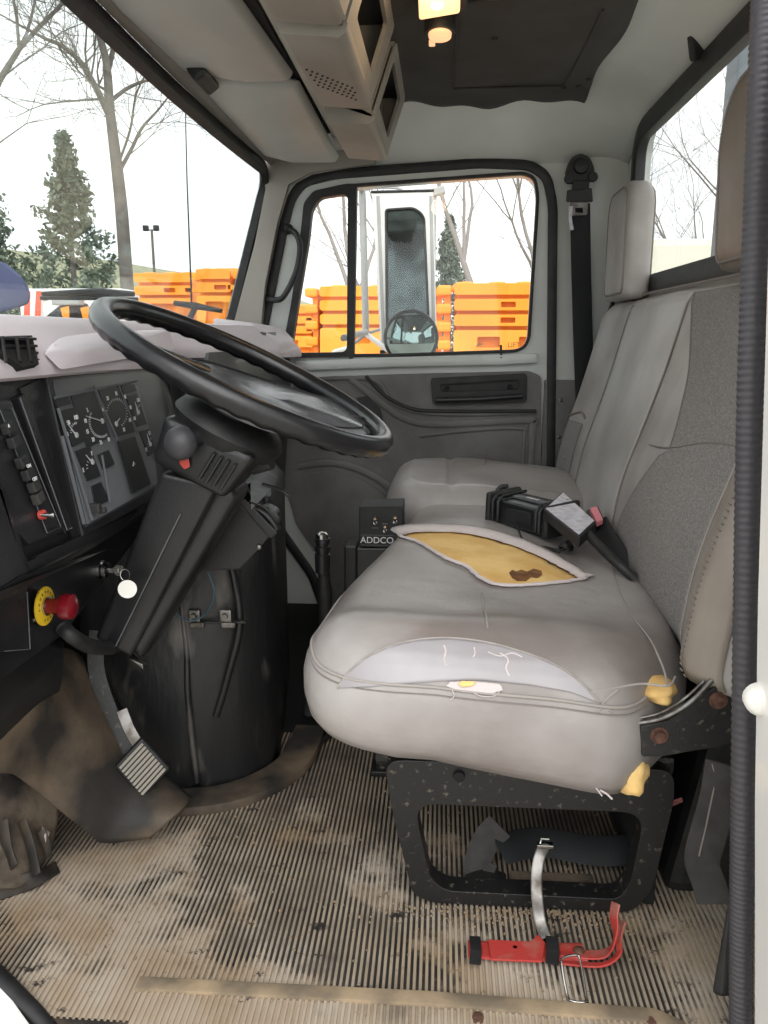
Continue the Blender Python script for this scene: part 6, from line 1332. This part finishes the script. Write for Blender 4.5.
bare_tree(gx(372, 22), 22, 6, 77, 'low bare tree behind the mirror post', 0.09, (0, 0), 0.4, 5, 'bark2')
bare_tree(gx(688, 12), 12, 6.5, 83, 'bare bush-like tree seen through the rear window', 0.07, (0, 0), 0.34, 6, 'bark', multi=5, spread=0.45)
# low brush behind the far barriers
random.seed(2); b = MB()
for k in range(420):
    x = random.uniform(gx(278, 26), gx(330, 26)); y = random.uniform(24, 27); hh = random.uniform(0.8, 2.3); d = Vector((random.gauss(0, 0.2), random.gauss(0, 0.2), 1))
    b.tube([Vector((x, y, GZ)), Vector((x, y, GZ)) + d * hh * 0.5, Vector((x, y, GZ)) + d * hh + Vector((random.gauss(0, 0.2), 0, 0))], [0.03, 0.02, 0.008], seg=3, cap=False)
br = b.build('brush', mat('brown_brush', rgb(126, 118, 96), 0.95)); tag(br, 'brown winter brush behind the lower orange barrier', 'brush', kind='stuff')
# poles
b = MB(); x = gx(156, 38); zt = U(153, 230, y=38).z; b.tube([(x, 38, GZ), (x, 38, zt)], [0.09, 0.06], seg=8); lpz = thing('floodlight_pole', 'twin-headed floodlight pole on the hill seen through the windshield', 'light pole', (x, 38, GZ)); b.build('pole', M['bark'], lpz)
b = MB(); b.tube([(x - 0.35, 38, zt), (x + 0.35, 38, zt)], 0.03, seg=6); b.build('crossbar', M['bark'], lpz)
for s_ in (-0.28, 0.22): b = MB(); b.box((x + s_, 38, zt + 0.08), (0.26, 0.2, 0.26), bev=0.05); b.build('lamp_head', M['rubber'], lpz)
x = gx(433, 12); zt = U(433, 196, y=12).z; cp = thing('camera_pole', 'grey pole with a small camera head right of the tall side mirror', 'pole', (x, 12, GZ))
b = MB(); b.tube([(x, 12, GZ), (x, 12, zt)], 0.035, seg=10); b.build('pole', M['galv'], cp)
b = MB(); b.box((x + 0.06, 12, zt + 0.06), (0.18, 0.14, 0.11), rot=(0, R(-15), 0), bev=0.02); b.build('camera_head', M['galv'], cp)
b = MB(); b.tube([Vector((U(192, 322, y=3.4).x, 3.4, GZ)), U(192, 322, y=3.4), U(191, 285, y=3.4), U(187, 180, y=3.4), U(185, 95, y=3.4), U(190, 70, y=3.4)], [0.004, 0.004, 0.004, 0.003, 0.002, 0.001], seg=6); an = b.build('whip_antenna', M['rubber'], smooth=60); tag(an, 'thin whip antenna standing in front of the windshield', 'antenna')
# side mirrors on the passenger door
sm_ = thing('side_mirror', 'tall rectangular side mirror outside the passenger window, its white door reflection modelled in', 'mirror', U(402, 345, y=2.95))
YM = 2.95
fr_o = [U(372, 192, y=YM), U(375, 198, y=YM)]
fo = xz([(372, 192), (433, 191), (437, 346), (381, 351)], YM); fi = xz([(386, 210), (414, 208), (424, 216), (429, 332), (387, 336)], YM)
b = MB(); b.plate(roundpoly(fo, 0.008), [roundpoly(fi, [0.008, 0.02, 0.03, 0.004, 0.004])], lambda u, v, w: Vector((u, YM + w, v)), 0.03); b.plate(roundpoly(fo, 0.008), [], lambda u, v, w: Vector((u, YM + 0.02 + w, v)), 0.04); b.build('housing_door_reflection', M['outer'], sm_, bevel=0.003)  # white front models the reflected cab door, its opening the reflected window
b = MB(); b.plate(fi, [], lambda u, v, w: Vector((u, YM + 0.008 + w, v)), 0.004); M['mirror_dark'] = mat('dark_reflection_glass', rgb(88, 98, 98), 0.08, metal=0.85, col2=rgb(60, 66, 66), scale=14); b.build('mirror_glass', M['mirror_dark'], sm_)  # dark mottled reflection put into the glass colour
b = MB(); b.tube([Vector((q[0], YM - 0.002, q[1])) for q in roundpoly(fi, [0.008, 0.02, 0.03, 0.004, 0.004])], 0.0045, closed=True, seg=6); b.build('reflected_gasket', M['rubber'], sm_)  # black ring models the gasket of the reflected window
b = MB(); b.tube([U(371, 192, y=YM), U(434, 190.5, y=YM)], 0.005, seg=8); b.build('top_clamp', M['rubber'], sm_)
b = MB(); b.tube([U(380, 352, y=YM), U(438, 347, y=YM)], 0.006, seg=8); b.build('bottom_clamp', M['rubber'], sm_)
b = MB(); b.tube([U(378, 196, y=YM - 0.002), U(384, 348, y=YM - 0.002)], 0.007, seg=8, flat=(0.012, 0.006), up=(0, 1, 0)); b.tube([U(431, 196, y=YM - 0.002), U(434, 344, y=YM - 0.002)], 0.007, seg=8, flat=(0.012, 0.006), up=(0, 1, 0)); b.build('side_rail', M['galv'], sm_)
b = MB(); b.tube([U(362, 186, y=2.98), U(364, 260, y=2.98), U(366, 334, y=2.98)], 0.013, seg=12); b.build('post', M['galv'], sm_, smooth=60)
for pz in ((366, 332), (362, 190)):
    q = U(*pz, y=2.98); b = MB(); b.tube([q, Vector((q.x - 0.02, 2.46, q.z - 0.02))], 0.011, seg=10); b.build('door_arm', M['galv'], sm_, smooth=60)
b = MB(); b.tube(catmull([U(362, 190, y=2.98), U(374, 188, y=2.98), U(396, 188, y=2.98), U(402, 190, y=2.98)], 4), 0.005, seg=8); b.build('top_arm', M['galv'], sm_, smooth=60)
b = MB(); b.tube([U(352, 345, y=2.98), U(366, 334, y=2.98), U(384, 328, y=2.98)], 0.006, seg=8); b.build('lower_arm', M['galv'], sm_, smooth=60)
cm = thing('convex_mirror', 'round convex spot mirror below the tall side mirror', 'mirror', U(410, 335, y=2.86))
c = U(411, 338, y=2.86); R0 = 0.098
b = MB(); b.lathe(c + Vector((0, 0.02, 0)), (0.0, -1, 0.05), [(0, R0 * 0.8), (0.008, R0 * 0.99), (0.016, R0), (0.022, R0 * 0.97), (0.020, R0 * 0.93)], 40); b.build('rim', M['rubber'], cm, smooth=50)
b = MB(); b.lathe(c + Vector((0, 0.002, 0)), (0.0, -1, 0.05), [(0.018 * (1 - (k / 8) ** 2) * -1 + 0.018, 0) for k in []] + [(-0.012, R0 * 0.94)] + [(0.016 * (1 - (r / 8) ** 2), R0 * 0.94 * r / 8) for r in range(8, -1, -1)], 40); b.build('mirror_glass', M['mirror'], cm, smooth=60)
b = MB(); b.tube([U(366, 334, y=2.98), U(388, 350, y=2.91), U(404, 352, y=2.885)], 0.010, seg=10); b.tube([U(352, 348, y=2.95), U(336, 352, y=2.93), U(318, 366, y=2.9)], 0.011, seg=10); b.build('bracket_arm', M['outer'], cm, smooth=60)
# near things in front of the windshield
b = MB(); b.hull([U(-20, 262, y=2.2), U(4, 261, y=2.2), U(22, 276, y=2.2), U(31, 292, y=2.2), U(29, 304, y=2.2), U(6, 312, y=2.2), U(-20, 314, y=2.2), U(-20, 268, y=2.4), U(20, 284, y=2.4), U(24, 304, y=2.4), U(-20, 312, y=2.4)], 0.01, 3); bm_ = b.build('hood_mirror', M['blue'], smooth=50); tag(bm_, 'dark blue rounded mirror shell outside the windshield at the left edge', 'mirror')
wp = thing('windshield_wiper', 'black wiper arm parked low across the outside of the windshield', 'wiper', U(90, 298, y=1.75))
b = MB(); b.tube([U(42, 294, y=1.70), U(70, 293.5, y=1.75), U(100, 292.5, y=1.8), U(134, 294, y=1.86)], [0.005, 0.008, 0.010, 0.006], seg=8); b.build('arm', M['rubber'], wp, smooth=60)
b = MB(); b.tube([U(40, 298, y=1.72), U(138, 299, y=1.86)], 0.004, seg=6); b.build('blade', M['rubber'], wp)
wp = thing('windshield_wiper', 'wiper pivot showing against the orange barrier in the windshield', 'wiper', U(198, 306, y=2.3))
b = MB(); b.tube([U(174, 303, y=2.3), U(196, 306, y=2.3), U(222, 311, y=2.3)], [0.007, 0.010, 0.006], seg=8); b.build('arm', M['rubber'], wp, smooth=60)
b = MB(); b.tube([U(184, 352, y=2.28), U(190, 318, y=2.3), U(196, 306, y=2.3)], 0.009, seg=8); b.build('pivot', M['rubber'], wp, smooth=60)
# vehicles and boards beyond
tr = thing('white_trailer', 'low white trailer body parked beyond the windshield', 'trailer', U(70, 300, y=9))
pA, pB = U(22, 284, y=9), U(122, 290, y=9)
b = MB(); b.box(((pA.x + pB.x) / 2, 9.6, (pB.z + 0.02 + GZ + 0.6) / 2), (pB.x - pA.x, 1.2, pB.z - GZ - 0.58), bev=0.03); b.build('body', M['signwhite'], tr)
for k in range(5): b = MB(); b.box((pA.x + 0.25 + 0.22 * k, 9.0, pB.z - 0.10), (0.07, 0.03, 0.02)); b.build('slot', M['dark'], tr)
for k in range(2): b = MB(); b.lathe((pA.x + 0.3 + 0.5 * k, 9.1, GZ + 0.4), (0, 1, 0), [(0, 0.36), (0.02, 0.4), (0.2, 0.4)], 24); b.build('wheel', M['rubber'], tr, smooth=40)
bc = thing('barricade', 'orange and white striped barricade board beside the trailer', 'barricade', U(30, 320, y=6))
pA, pB = U(20, 292, y=6), U(44, 330, y=6)
b = MB(); b.box(((pA.x + pB.x) / 2, 6, (pA.z + GZ) / 2), (pB.x - pA.x, 0.05, pA.z - GZ), bev=0.01); b.build('board', M['signwhite'], bc)
for px_ in (26, 37): b = MB(); b.slab([U(px_ - 4, 345, y=5.97), U(px_ + 3, 345, y=5.97), U(px_ + 4, 291, y=5.97), U(px_ - 1, 291, y=5.97)], 0.004); b.build('orange_stripe', M['safety'], bc)
ld_ = thing('loader_arm', 'black loader arm with yellow brackets beyond the windshield', 'machine', U(80, 320, y=5))
b = MB(); b.hull([U(34, 326, y=5), U(60, 305, y=5), U(88, 303, y=5), U(96, 330, y=5), U(34, 332, y=5), U(60, 305, y=5.3), U(88, 303, y=5.3), U(96, 330, y=5.3)], 0.02); b.build('arm', M['rubber'], ld_)
for px_ in (64, 84): b = MB(); b.hull([U(px_ - 4, 308, y=4.9), U(px_ + 5, 306, y=4.9), U(px_ + 6, 328, y=4.9), U(px_ + 1, 328, y=4.9), U(px_ + 1, 316, y=4.9), U(px_ + 5, 306, y=5.0)], 0.004); b.build('yellow_bracket', M['orange'], ld_)
b = MB(); b.box(U(68, 302, y=4.95), (0.18, 0.08, 0.04), bev=0.01); b.build('cylinder_cap', M['galv'], ld_)
for s_ in (0.0, 0.3): b = MB(); b.box(U(70, 332, y=5.1) + Vector((s_ - 0.1, 0, -0.55)), (0.12, 0.12, 1.15), bev=0.01); b.build('post', M['rubber'], ld_)
# behind the cab
b = MB(); q0 = U(716, 262, x=1.05); b.box((1.05, U(733, 200, x=1.05).y, 1.1), (0.09, 0.13, 3.6), bev=0.01); hp = b.build('headboard_post', mat('blue_grey_steel', rgb(96, 104, 110), 0.5)); tag(hp, 'blue-grey steel post standing behind the rear window', 'post')
q0, q1 = U(650, 238, y=4.4), U(742, 240, y=4.4)
b = MB(); b.box(((q0.x + q1.x) / 2 + 0.6, 4.9, (q0.z + GZ) / 2), (q1.x - q0.x + 1.6, 1.0, q0.z - GZ), bev=0.04); cpn = b.build('cream_tank_body', M['cream']); tag(cpn, 'cream painted vehicle body panel seen low through the rear window', 'vehicle')

for o in bpy.data.objects:
    if o.parent is None and o.get('category') and not o.get('group'):
        k = o.name.split('.')[0]
        g = {'bare_tree': 'bare winter trees around the yard', 'evergreen_tree': 'evergreens beyond the yard', 'sun_visor': 'sun visors over the windshield', 'belt_buckle': 'belt buckles on the bench seat', 'windshield_wiper': 'wipers outside the windshield'}.get(k)
        if g: o['group'] = g
